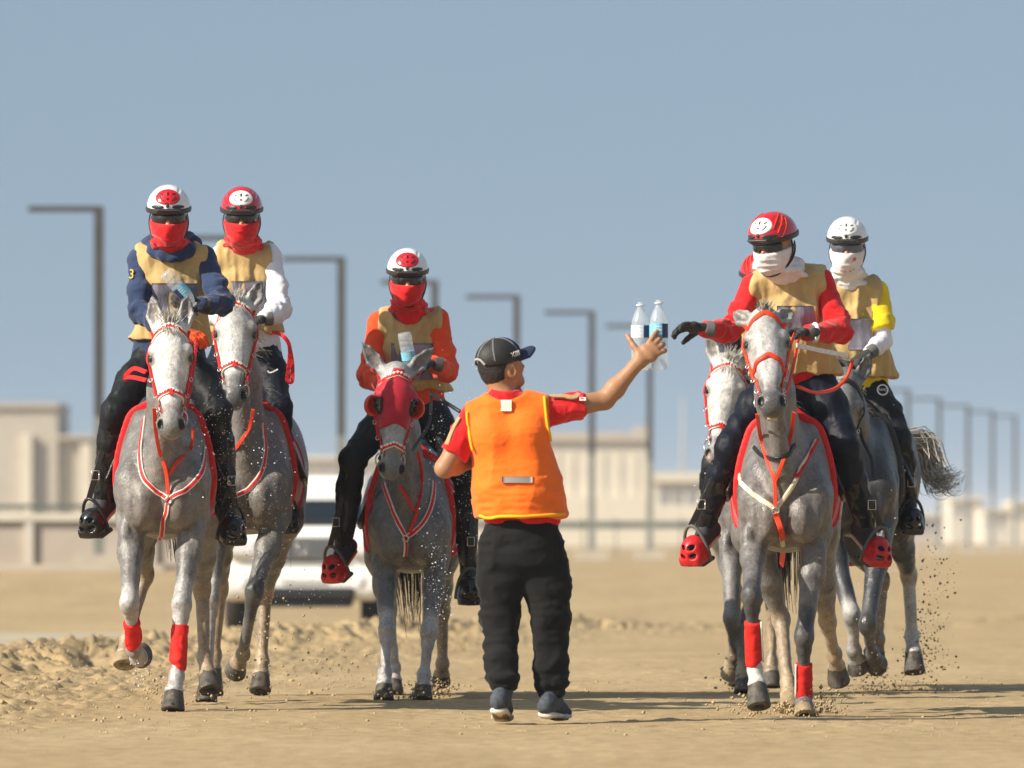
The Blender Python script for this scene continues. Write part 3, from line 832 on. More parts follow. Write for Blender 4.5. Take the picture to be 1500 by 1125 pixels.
    F.ec(L(0, .42, 1.40), NM + V(0, .10, .10), .05, .04, .08, rt)
    F.ec(L(0, .02, 1.14), lerp(NM, NT, .6) + V(0, -.09, -.06), .045, .036, .06, rt)
    E_ = lambda c, r, k=.02, op='+': F.el(H(*c), np.array(r) * k_, HR, k, op)
    def C_(a, b, ra, rb, k=.025, op='+'):
        F.ec(H(*a), H(*b), (ra[0] * k_, ra[1] * k_), (rb[0] * k_, rb[1] * k_), k, sd, op)
    C_((0, -.035, .02), (0, -.030, .15), (.070, .078), (.086, .088), .04)
    C_((0, -.030, .15), (0, -.030, .24), (.088, .082), (.072, .076), .035)
    C_((0, -.030, .24), (0, -.018, .40), (.066, .070), (.046, .048), .035)
    C_((0, .028, .10), (0, .026, .40), (.050, .022), (.030, .018), .035)
    C_((0, -.014, .40), (0, -.012, .49), (.047, .047), (.056, .050), .03)
    E_((0, -.020, .505), (.058, .052, .060), .03)
    E_((0, -.062, .525), (.044, .026, .036), .018)
    E_((0, -.078, .495), (.036, .026, .045), .02)
    C_((0, -.115, .20), (0, -.072, .44), (.036, .045), (.028, .026), .04)
    for s in (-1, 1):
        E_((s * .048, -.092, .165), (.042, .088, .098), .035)
        C_((s * .062, -.055, .18), (s * .060, -.045, .33), (.030, .028), (.010, .012), .03)
        E_((s * .078, .006, .138), (.028, .030, .034), .02)
        E_((s * .086, -.012, .172), (.022, .027, .028), .014)
        E_((s * .094, -.002, .172), (.013, .013, .015), .010, '-')
        E_((s * .030, .012, .290), (.018, .012, .10), .03)
        E_((s * .052, -.010, .425), (.018, .02, .03), .025, '-')
        E_((s * .043, .000, .500), (.029, .029, .036), .013)
        E_((s * .050, .020, .508), (.0125, .022, .026), .008, '-')
    C_((-.045, -.052, .50), (.045, -.052, .50), (.006, .006), (.006, .006), .008, '-')
    # ears
    for s in (-1, 1):
        back = cfg.get('ears', 0.0); out = cfg.get('earout', .28); el_ = cfg.get('earlen', .165)
        b0 = H(s * .062, -.045, .010)
        dr = nrm(-h * 1.0 + sd * s * out + nn * (-back)); tip = b0 + dr * el_ * k_
        es = nrm(np.cross(dr, nn)); ef = nrm(nn + sd * s * .45); es = nrm(np.cross(dr, ef)); ef = np.cross(es, dr)
        m1 = lerp(b0, tip, .40) + sd * s * .006
        F.ec(b0, m1, (.030 * k_, .024 * k_), (.043 * k_, .023 * k_), .018, es)
        F.ec(m1, lerp(b0, tip, .75), (.043 * k_, .022 * k_), (.028 * k_, .014 * k_), .012, es)
        F.ec(lerp(b0, tip, .75), tip, (.028 * k_, .014 * k_), (.005 * k_, .005 * k_), .01, es)
        F.ec(lerp(b0, tip, .22) + ef * .022, lerp(b0, tip, .50) + ef * .019, (.018 * k_, .02), (.029 * k_, .02), .008, es, '-')
        F.ec(lerp(b0, tip, .50) + ef * .019, lerp(b0, tip, .82) + ef * .011, (.028 * k_, .018), (.011 * k_, .010), .008, es, '-')
        J['ear%d' % s] = (b0, tip, ef)
    res = cfg.get('res', .0082)
    v, f = F.mesh(res)
    v, f = wrinkle((v, f), .0045, 10, ridge=False, seed=C[0]); v, f = wrinkle((v, f), .0020, 30, (1, 1, .6), seed=C[0] + 3)
    # ---- markings, plus shadow painted round the eyes
    c0 = np.array(cfg['coat'])
    col = np.tile(c0, (len(v), 1))
    dz_ = vnoise(v + 1.7, 14.0)[:, None]; col = col * (0.9 + 0.2 * dz_)
    col = stamp(col, v, [L(0, -.02, 1.12), L(0, .0, .92)], .24, c0 * np.array((.98, .88, .79)), .8, .8)
    pale = np.array(cfg.get('face', (.50, .47, .43))); dark = np.array((.07, .068, .072)); sock = np.array((.62, .58, .52)); sandy = np.array((.36, .27, .17))
    col = stamp(col, v, [H(0, -.03, .05), H(0, -.02, .30)], .20, pale, cfg.get('faceamt', 1), .7)
    col = stamp(col, v, [H(0, .03, .12), H(0, .03, .36)], .07, pale * 1.12, .8, .8)
    col = stamp(col, v, [H(0, -.02, .505)], .115, np.array(cfg.get('muzzle', (.13, .125, .13))), .85, .75)
    col = stamp(col, v, [H(0, -.068, .545)], .05, np.array(cfg.get('lip', (.42, .36, .28))), .8, .8)
    for s in (-1, 1):
        col = stamp(col, v, [H(s * .050, .016, .498), H(s * .050, .012, .516)], .024, dark * .3, 1, .5)
        col = stamp(col, v, [H(s * .094, -.004, .172)], .046, dark * .7, .9, .75)  # dark eye surround, with the socket's shadow painted into the coat colour
        b0, tip, ef = J['ear%d' % s]
        col = stamp(col, v, [lerp(b0, tip, .3) + ef * .004, lerp(b0, tip, .7) + ef * .002], .022, (.20, .17, .14), .8, .6)
    for key in ('fl', 'fr', 'hl', 'hr'):
        K, Ft, Co, Ho = J[key]
        lc = cfg.get('legc', {}).get(key, {})
        if key[0] == 'h': col = stamp(col, v, [lerp(K, Ft, -.3), Ft, Co], .12, sandy, .75, .5)
        if lc.get('dark'): col = stamp(col, v, [lerp(K, Ft, -.35), lerp(K, Ft, .25)], .085, dark * .75, .95, .55)
        if lc.get('sock'): col = stamp(col, v, [lerp(Ft, Co, .2), Co], .075, sock, 1, .4)
        if lc.get('sandy'): col = stamp(col, v, [Ft, Co], .10, sandy, .8, .6)
        if lc.get('light'): col = stamp(col, v, [lerp(K, Ft, -.2), Co], .10, (.50, .485, .47), .75, .7)
    if 'extra' in cfg:
        for pts, rad, c, st in cfg['extra'](H, L): col = stamp(col, v, pts, rad, c, st)
    base = C.copy(); base[2] = min(float(ground_z([C[0]], [Y])[0]), 0.02)
    root = thing('horse', base, cfg['label'], 'horse')
    body = mk('body', (v, f), M['coat'], root, col=col)
    for key, Co, Ho, fr_ in hoofs:
        ax = nrm(Ho - Co); ln = np.linalg.norm(Ho - Co)
        fw = nrm(fr_ - ax * np.dot(fr_, ax)); rr = np.cross(ax, fw)
        G = Field()
        G.ec(Co - ax * .004, Ho + ax * .03, (.043 * hs, .046 * hs), (.064 * hs, .072 * hs), .01, rr)
        G.half(Ho, ax, .008); G.half(Co - ax * .012, -ax, .006)
        G.ec(Ho + ax * .015, Ho - ax * .012, .035, .025, .01, rr, '-')
        mk('hoof', G.mesh(.006), M['hoof_pale'] if cfg.get('legc', {}).get(key, {}).get('palehoof') else M['hoof'], root)
    for s in (-1, 1):
        G = Field(); G.el(H(s * .0885, -.006, .172), np.array((.020, .022, .023)) * k_, HR)
        mk('eye', G.mesh(.004), M['eye'], root)
    return dict(F=F, H=H, L=L, HR=HR, root=root, J=J, cfg=cfg, sd=sd, nn=nn, h=h, k=k_, Y=Y, rt=rt, bk=bk, hs=hs, PX=PX, C=C, NM=NM, NT=NT, NB=NB)

# ------------------------------------------------------------------ tack
def strap_on(hz, pts, width, n=36, off=.004, th=.004, F=None):
    F = F or hz['F']
    p, g = F.snap(spline(pts, n), off)
    return p, g
def two_tone(parent, name, p, g, width, m_in, m_out, th=.0035):
    a = mk(name, MB().ribbon(p, g, width, th).vf(), m_out, parent, smooth=False)
    mk('inlay', MB().ribbon(p + g * th * .9, g, width * .58, th * .8).vf(), m_in, a, smooth=False)
    return a
def teeth(parent, p, g, width, m, frac=(.3, .7), k=9):
    mb = MB(); n = len(p)
    for i in range(k):
        t = frac[0] + (frac[1] - frac[0]) * i / (k - 1); j = int(t * (n - 1)); j = min(max(j, 1), n - 2)
        tg = nrm(p[j + 1] - p[j - 1]); b = np.cross(tg, g[j])
        if b[2] < 0: b = -b
        mb.box(p[j] + b * width * .32 + g[j] * .006, (.0055, .0055, .003), np.array([nrm(tg + b), nrm(tg - b), g[j]]))
    return tag(mk('scalloped_edge', mb.vf(), m, parent, smooth=False), kind='stuff')

def bridle(hz, cfg):
    H, F, root = hz['H'], hz['F'], hz['root']
    inn = M[cfg.get('col', 'red')]; trim = M[cfg.get('trim', 'white')]
    p, g = strap_on(hz, [H(s * .11, -.035 + .075 * (1 - abs(s)) ** .6, .075 - .05 * (1 - abs(s))) for s in np.linspace(-1, 1, 9)], .03)
    br = bpy.data.objects.new('bridle', None); COL.objects.link(br); br.parent = root
    bb = two_tone(br, 'browband', p, g, .026, inn, trim)
    if cfg.get('teeth', True): teeth(bb, p, g, .026, trim)
    hN = cfg.get('hN', .345)
    p, g = strap_on(hz, [H(s * .09, -.05 + .10 * (1 - abs(s)) ** .6, hN + .045 * abs(s)) for s in np.linspace(-1, 1, 9)], .03)
    nb = two_tone(br, 'noseband', p, g, .026 if trim is not inn else .022, inn, trim)
    if cfg.get('teeth', True): teeth(nb, p, g, .026, trim)
    if cfg.get('drop', True):
        j = len(p) // 2
        mk('keeper', MB().box(p[j] + hz['h'] * .012 + g[j] * .004, (.009, .004, .014), hz['HR'][[0, 1, 2]]).vf(), inn, nb, False)
    rings = {}
    for s in (-1, 1):
        p, g = strap_on(hz, [H(s * .10, -.05, .03), H(s * .112, -.03, .11), H(s * .115, -.03, .18), H(s * .105, -.035, .27), H(s * .092, -.035, .36), H(s * .08, -.045, .43)], .02, 30, .006)
        mk('cheek_piece', MB().ribbon(p, g, .019, .004).vf(), inn, br, False)
        p, g = strap_on(hz, [H(s * .10, -.05, .05), H(s * .10, -.12, .14), H(s * .04, -.19, .21)], .02, 14, .006)
        mk('throat_latch', MB().ribbon(p, g, .014, .003).vf(), inn, br, False)
        rc = F.snap(np.array([H(s * .075, -.05, .455)]), .012)[0][0]
        rings[s] = rc
        rg = mk('bit_ring', MB().ring(rc, hz['sd'] + hz['nn'] * .5 * s, .030, .0042).vf(), M['steel'], br)
        for q in (.27, .36, .42):
            a = F.snap(np.array([H(s * .10, -.035, q)]), .012)[0][0]
            mk('buckle', MB().ring(a, hz['nn'] + hz['sd'] * s, .011, .0025, 8, 4).vf(), M['steel'], br)
    return br, rings

def hair(root, name, roots, dirs, length, mtl, rng, droop=.5, r0=.0022, segs=7, curl=.03, parent=None):
    mb = MB()
    for a, d in zip(roots, dirs):
        ln = length * rng.uniform(.6, 1.1); p = [np.asarray(a, float)]; d = nrm(d + rng.normal(0, .10, 3))
        for i in range(segs):
            d = nrm(d + V(0, 0, -droop / segs) + rng.normal(0, curl, 3)); p.append(p[-1] + d * ln / segs)
        mb.tube(p, np.linspace(r0, r0 * .25, segs + 1), 3, cap=False)
    return tag(mk(name, mb.vf(), mtl, parent or root), kind='stuff')

def tube_part(parent, name, pts, r, mtl, n=24, sides=6):
    return mk(name, MB().tube(spline(pts, n), r, sides).vf(), mtl, parent)
def flat_part(parent, name, pts, width, mtl, n=28, facing=(0, -1, 0.15), th=.003):
    p = spline(pts, n); return mk(name, MB().ribbon(p, np.tile(np.asarray(facing, float), (n, 1)), width, th).vf(), mtl, parent, False)

def breast_collar(hz, ringpx, left, right, down, style=('red', 'white'), w_=.026):
    """Y-shaped breast strap: pixel rows give the line, the chest surface gives the depth"""
    F, root, Y = hz['F'], hz['root'], hz['Y']
    def surf(px, py):
        o = P(px, py, Y - .25); dirv = nrm(o - V(0, 0, CAMZ)); t = 0; p = o.copy()
        for _ in range(60):
            d = float(F.ev(p[None])[0])
            if d < .006: break
            p = p + dirv * max(d * .8, .002)
            if p[1] > Y + 1.0: break
        return p
    bc = bpy.data.objects.new('breast_collar', None); COL.objects.link(bc); bc.parent = root
    rp = surf(*ringpx)
    for nm, pts in (('shoulder_strap', left), ('shoulder_strap', right), ('girth_strap', down)):
        w = [surf(*q[:2]) for q in pts]
        w = [rp] + [a for a in w if a[1] < Y + .9]
        if len(w) < 2: continue
        p = spline(w, 30); p, g = F.snap(p, .005, 4)
        two_tone(bc, nm, p, g, w_, M[style[0]], M[style[1]])
    mk('breast_ring', MB().ring(rp + V(0, -.012, 0), (0, 1, .2), .016, .004).vf(), M['steel'], bc)
    return bc, surf, rp

def saddle_pad(hz, mtl, trim, v0=.40, v1=1.0, z0=.93, off=.022):
    L = hz['L']
    G = Field(hz['F'], off)
    c = L(0, (v0 + v1) / 2, z0 + .35)
    R3 = np.array([hz['rt'], hz['bk'], (0, 0, 1)])
    lo = c - V(.6, (v1 - v0) / 2 + .2, .36); hi = c + V(.6, (v1 - v0) / 2 + .2, .45)
    G.box(c, (.6, (v1 - v0) / 2, .36), R3, .12, .01, '&')
    pad = mk('saddle_pad', G.mesh(.011, lo, hi), mtl, hz['root'])
    G2 = Field(hz['F'], off + .007)
    G2.box(c, (.6, (v1 - v0) / 2 + .006, .366), R3, .126, .006, '&')
    G2.box(c, (.7, (v1 - v0) / 2 - .016, .345), R3, .11, .006, '-')
    mk('edge_trim', G2.mesh(.010, lo, hi), trim, pad)
    # saddle: seat, pommel and flaps
    G3 = Field()
    G3.ec(L(0, .52, 1.475), L(0, .98, 1.50), (.10, .05), (.15, .05), .05, hz['rt'])
    G3.ec(L(0, .50, 1.50), L(0, .56, 1.535), (.07, .04), (.06, .035), .05, hz['rt'])
    G3.el(L(0, 1.0, 1.54), (.14, .06, .05), R3, .05)
    for s in (-1, 1): G3.ec(L(s * .14, .66, 1.44), L(s * .285, .60, 1.10), (.035, .16), (.016, .13), .05, hz['rt'])
    mk('saddle', G3.mesh(.011), M['leather'], hz['root'])
    return pad
def leg_boot(hz, key, a, b, mtl, off=.010, flare=True, trim=None):
    K, Ft, Co, Ho = hz['J'][key]
    G = Field()
    p, q = lerp(K, Ft, a), lerp(K, Ft, b)
    G.ec(p, q, (.041, .045), (.043, .048), .01, hz['rt'])
    ax = nrm(q - p)
    G.half(p, -ax, .004); G.half(q + ax * .012, nrm(ax + V(.8 if key[1] == 'l' else -.8, 0, 0)), .006)
    o = mk('leg_boot', wrinkle(G.mesh(.008), .004, 30, seed=a), mtl, hz['root'])
    if trim is not None:
        mb = MB(); s = 1 if key[1] == 'l' else -1
        pts = [lerp(p, q, t) + hz['rt'] * s * .038 + V(0, -.035, 0) for t in np.linspace(0.02, 1.0, 8)]
        mk('edge_trim', mb.tube(pts, .005, 5).vf(), trim, o)
    return o
# ------------------------------------------------------------------ people
def cloth(name, col, rough=0.85, sheen=0.2, spec=0.25, var=0.10, bump=0.25):
    return mat(name, col, rough, spec, sheen=sheen, var=var, vscale=18, bump=bump + .3, bscale=32, stretch=(1, 1, .7))
M['skin'] = mat('skin_tan', (0.36, 0.185, 0.10), 0.5, 0.4, var=0.08, vscale=30, bump=0.1, bscale=200)
M['skin_light'] = mat('skin_light', (0.50, 0.29, 0.19), 0.5, 0.4, var=0.08, vscale=30)
M['navy'] = cloth('navy_hoodie', (0.022, 0.038, 0.095))
M['vest_tan'] = cloth('tan_bib', (0.47, 0.325, 0.135), var=0.10)
M['bibpanel'] = mat('clear_bib_pocket', (0.165, 0.158, 0.20), 0.2, 0.6, var=0.6, vscale=10, bump=0.9, bscale=13, stretch=(2.0, 1, .45), coat=0.25)  # streaky colour noise paints pale glare onto the plastic
M['white_cloth'] = cloth('white_shirt', (0.72, 0.71, 0.76))
M['red_cloth'] = cloth('red_shirt', (0.60, 0.010, 0.012))
M['red_mask'] = cloth('red_neck_gaiter', (0.64, 0.006, 0.010), 0.7, 0.25)
M['white_mask'] = cloth('white_neck_gaiter', (0.70, 0.66, 0.67), 0.8)
M['orange_cloth'] = cloth('orange_shirt', (0.76, 0.065, 0.012))
M['yellow_cloth'] = cloth('yellow_shirt', (0.78, 0.56, 0.012))
M['tights'] = mat('black_riding_tights', (0.009, 0.010, 0.012), 0.55, 0.22, sheen=0.0, bump=0.4, bscale=32)
M['tights_navy'] = mat('navy_riding_tights', (0.006, 0.008, 0.016), 0.55, 0.22, sheen=0.0, bump=0.4, bscale=32)
M['chap'] = mat('black_half_chap', (0.012, 0.012, 0.013), 0.26, 0.55, bump=0.45, bscale=30, stretch=(3, 3, .5))
M['helmet_white'] = mat('white_helmet_shell', (0.76, 0.75, 0.74), 0.22, 0.5, coat=0.6)
M['helmet_red'] = mat('red_helmet_shell', (0.52, 0.008, 0.016), 0.2, 0.5, coat=0.7)
M['helmet_dark'] = mat('helmet_trim', (0.03, 0.03, 0.033), 0.4, 0.5)
M['vent'] = mat('helmet_vent', (0.012, 0.012, 0.012), 0.6, 0.3)
M['lens'] = mat('dark_lens', (0.018, 0.016, 0.018), 0.07, 0.6, coat=0.4)
M['lens_grey'] = mat('mirror_lens', (0.12, 0.13, 0.16), 0.08, 0.7, metal=0.4)
M['strap'] = mat('chin_strap', (0.025, 0.025, 0.028), 0.6, 0.3)
M['glove_black'] = mat('black_glove', (0.012, 0.012, 0.014), 0.6, 0.35, sheen=0.2, bump=0.4, bscale=90)
M['glove_orange'] = mat('orange_glove', (0.78, 0.09, 0.012), 0.65, 0.35, bump=0.3, bscale=120)
M['glove_grey'] = mat('grey_glove_cuff', (0.12, 0.115, 0.11), 0.7, 0.3)
M['cage_red'] = mat('red_stirrup_cage', (0.50, 0.014, 0.018), 0.38, 0.45, coat=0.12, var=0.3, vscale=40, bump=0.15, bscale=120)
M['cage_black'] = mat('black_stirrup_cage', (0.012, 0.011, 0.010), 0.26, 0.5, coat=0.3, var=0.5, vscale=40)
M['grip'] = mat('stirrup_tread', (0.06, 0.06, 0.06), 0.6, 0.4, bump=0.6, bscale=90)
M['shoe_sole_w'] = mat('pale_shoe_sole', (0.60, 0.55, 0.48), 0.8, 0.3, var=0.2, vscale=25)
M['shoe_sole_o'] = mat('orange_shoe_sole', (0.70, 0.22, 0.02), 0.7, 0.3)
M['shoe_dark'] = mat('dark_shoe', (0.035, 0.04, 0.05), 0.7, 0.3, bump=0.3, bscale=150)
M['gold'] = mat('gold_print', (0.62, 0.42, 0.06), 0.5, 0.4)
M['print_white'] = mat('white_print', (0.78, 0.77, 0.75), 0.6, 0.3)
M['print_red'] = mat('red_print', (0.62, 0.02, 0.03), 0.6, 0.3)
M['plastic'] = mat('bottle_plastic', (0.66, 0.72, 0.78), 0.10, 0.9, alpha=0.17, bump=0.3, bscale=60)
M['water'] = mat('bottle_water', (0.90, 0.95, 0.97), 0.02, 0.5, trans=1.0, ior=1.2)
M['label_blue'] = mat('label_light_blue', (0.14, 0.50, 0.66), 0.4, 0.5, var=0.2, vscale=60)
M['label_navy'] = mat('label_navy', (0.02, 0.03, 0.12), 0.4, 0.5)
M['label_white'] = mat('label_white', (0.75, 0.76, 0.80), 0.4, 0.5)

def hand_field(w, d, n, ts, curl=(.5, .5, .4), off=0.0, spread=.10, thumb=None, tcurl=.3, sc_=1.0, curls=None):
    d = nrm(d); n = nrm(n - d * np.dot(n, d)); b = nrm(np.cross(d, n)) * ts
    q = sc_
    G = Field()
    G.ec(w - d * .035 * q, w, (.027 * q + off, .021 * q + off), (.029 * q + off, .019 * q + off), .012, b)
    G.ec(w, w + d * .05 * q, (.029 * q + off, .019 * q + off), (.040 * q + off, .017 * q + off), .015, b)
    G.ec(w + d * .05 * q, w + d * .086 * q, (.040 * q + off, .016 * q + off), (.038 * q + off, .012 * q + off), .015, b)
    tips = []
    for i, ln in enumerate((.070, .079, .073, .057)):
        cu = curls[i] if curls else curl
        p = w + (d * (.088 - .004 * abs(i - 1)) + b * (.030 - .0205 * i)) * q
        d0 = nrm(d + b * (spread * (1.2 - .8 * i)))
        a = 0.0; r = (.0098, .0094, .0086, .0078)
        for k in range(3):
            a += cu[k]
            dd = d0 * cos(a) + n * sin(a)
            p2 = p + dd * ln * (.44, .32, .26)[k] * q
            G.ec(p, p2, (r[k] - .0006 * (i == 3)) * q + off, r[k + 1] * q + off, .004)
            p = p2
        tips.append(p)
    td = nrm(thumb if thumb is not None else d * .65 + b * .75 + n * .35)
    p = w + (d * .020 + b * .024) * q
    p1 = p + td * .042 * q
    G.ec(p, p1, .016 * q + off, .0125 * q + off, .012)
    td2 = nrm(td * cos(tcurl) + (d * .5 + n * .8) * sin(tcurl)); p2 = p1 + td2 * .030 * q
    G.ec(p1, p2, .0118 * q + off, .0105 * q + off, .005)
    td3 = nrm(td2 * cos(tcurl) + (d * .5 + n * .8) * sin(tcurl)); p3 = p2 + td3 * .025 * q
    G.ec(p2, p3, .0105 * q + off, .0085 * q + off, .005)
    return G

def head_frame(c, yaw=0, pitch=0, roll=0):
    """faces the camera at yaw 0; positive yaw turns the face to the image right, positive pitch looks down"""
    y = V(sin(radians(yaw)), -cos(radians(yaw)), 0); x = V(cos(radians(yaw)), sin(radians(yaw)), 0); z = V(0, 0, 1.0)
    y2 = rotv(y, x, radians(pitch)); z2 = rotv(z, x, radians(pitch))
    if y2[2] > 0 and pitch > 0: y2 = rotv(y, x, -radians(pitch)); z2 = rotv(z, x, -radians(pitch))
    x2 = rotv(x, y2, radians(roll)); z2 = rotv(z2, y2, radians(roll))
    return Frame(c, x2, y2, z2)

def head_field(G, f, off=0.0):
    R = f.axes()
    G.el(f.pt(0, -.012, .030), np.array((.080, .100, .094)) + off, R, .02)
    G.ec(f.pt(0, .018, .010), f.pt(0, .032, -.070), (.074 + off, .066 + off), (.060 + off, .052 + off), .03, f.x)
    G.el(f.pt(0, .062, -.095), np.array((.036, .026, .022)) + off, R, .025)
    G.ec(f.pt(0, .082, .008), f.pt(0, .104, -.034), .009 + off, .0125 + off, .015, f.x)
    for s in (-1, 1):
        G.el(f.pt(s * .037, .066, -.028), np.array((.022, .018, .02)) + off, R, .02)
        G.el(f.pt(s * .030, .078, .022), np.array((.026, .012, .010)) + off, R, .015)
    return G

def helmet(par, f, shell, panel, panel_style, trim='helmet_dark', stripes=None):
    R = f.axes()
    S = lambda off=0.0: (.1065 + off, .139 + off, .113 + off)
    c = f.pt(0, -.008, .052)
    def dome(off): return Field().el(c, S(off), R, .01)
    hz_ = f.pt(0, 0, .050); tilt = f.vec(0, .10, 1)
    G = dome(0)
    for s in (-1, 1):
        for xx, zz in ((.052, .155), (.080, .125)):
            G.ec(f.pt(s * xx, .10, zz - .035), f.pt(s * (xx + .006), -.02, zz + .012), .005, .006, .006, f.x, '-')
            G.ec(f.pt(s * (xx + .006), -.02, zz + .012), f.pt(s * (xx), -.12, zz - .03), .006, .004, .006, f.x, '-')
    G.half(hz_, -tilt, .004)
    hm = mk('helmet', G.mesh(.0045), M[shell], par)
    # dark rim with a short peak
    G = dome(.005); G.half(f.pt(0, 0, .060), tilt, .004); G.half(f.pt(0, 0, .034), -tilt, .004)
    G.ec(f.pt(-.05, .112, .042), f.pt(.05, .112, .042), (.035, .009), (.035, .009), .012, f.y)
    G.el(c - f.z * .02, (.090, .120, .11), R, .006, '-')
    mk('helmet_rim', G.mesh(.0045), M[trim], hm)
    for xx, zz, rx, rz in ((-.052, .060, .034, .009), (.052, .060, .034, .009), (0, .066, .009, .012)):
        Gp = dome(.0055); Gp.el(f.pt(xx, .12, zz), (rx, .07, rz), R, .003, '&'); mk('rim_peak', Gp.mesh(.004), M[trim], hm)
    # front panel
    G = dome(.0045); pc = f.pt(0, .11, .112)
    nrmv = nrm(f.vec(0, .90, .44)); up = np.cross(f.x, nrmv); up = up if up[2] > 0 else -up
    G.el(pc, (.062, .080, .047), np.array([f.x, nrmv, up]), .004, '&')
    for xx in (-.030, -.010, .012, .032): G.ec(pc + f.x * xx + up * .052 - nrmv * .03, pc + f.x * xx + up * .052 + nrmv * .06, .008, .008, .003, f.x, '-')
    if panel_style == 'split':
        G.ec(pc - up * .05 - nrmv * .03, pc - up * .05 + nrmv * .06, .011, .011, .003, f.x, '-')
    mk('front_panel', G.mesh(.0035), M[panel], hm)
    D = dome(.0)
    def on(x, u):
        p, g = D.snap(np.array([pc + f.x * x + up * u]), .003); return p[0], g[0]
    for x, u, a, b, ang in ((0, .012, .0045, .013, 0), (-.030, .014, .0032, .011, .95), (.030, .014, .0032, .011, -.95)):
        p, g = on(x, u); ux = rotv(up, g, ang)
        G = Field().el(p, (a, .006, b), np.array([np.cross(ux, g), g, ux])); mk('vent', G.mesh(.0025), M['vent'], hm)
    p, g = on(0, -.018); mk('badge', Field().el(p, (.0075, .005, .0055), np.array([f.x, g, np.cross(f.x, g)])).mesh(.0025), M['vent'], hm)
    for s in (-1, 1):
        pts = np.array([pc + f.x * s * xx + up * uu for xx, uu in ((.018, -.026), (.027, -.020), (.034, -.010), (.038, .0))])
        pp, g = D.snap(spline(pts, 8), .006)
        mk('groove_line', MB().tube(pp, .0018, 5).vf(), M['vent'], hm)
    if stripes:
        for s in (-1, 1):
            for xx, zz in ((.060, .14), (.074, .12), (.088, .10)):
                pp, g = D.snap(spline([f.pt(s * xx, .09 - (xx - .06), zz - .05), f.pt(s * (xx + .004), .05 - (xx - .06), zz), f.pt(s * xx * .8, .0, zz + .03)], 12), .003)
                mk('stripe', MB().ribbon(pp, g, .006, .002).vf(), M[stripes], hm, False)
    return hm

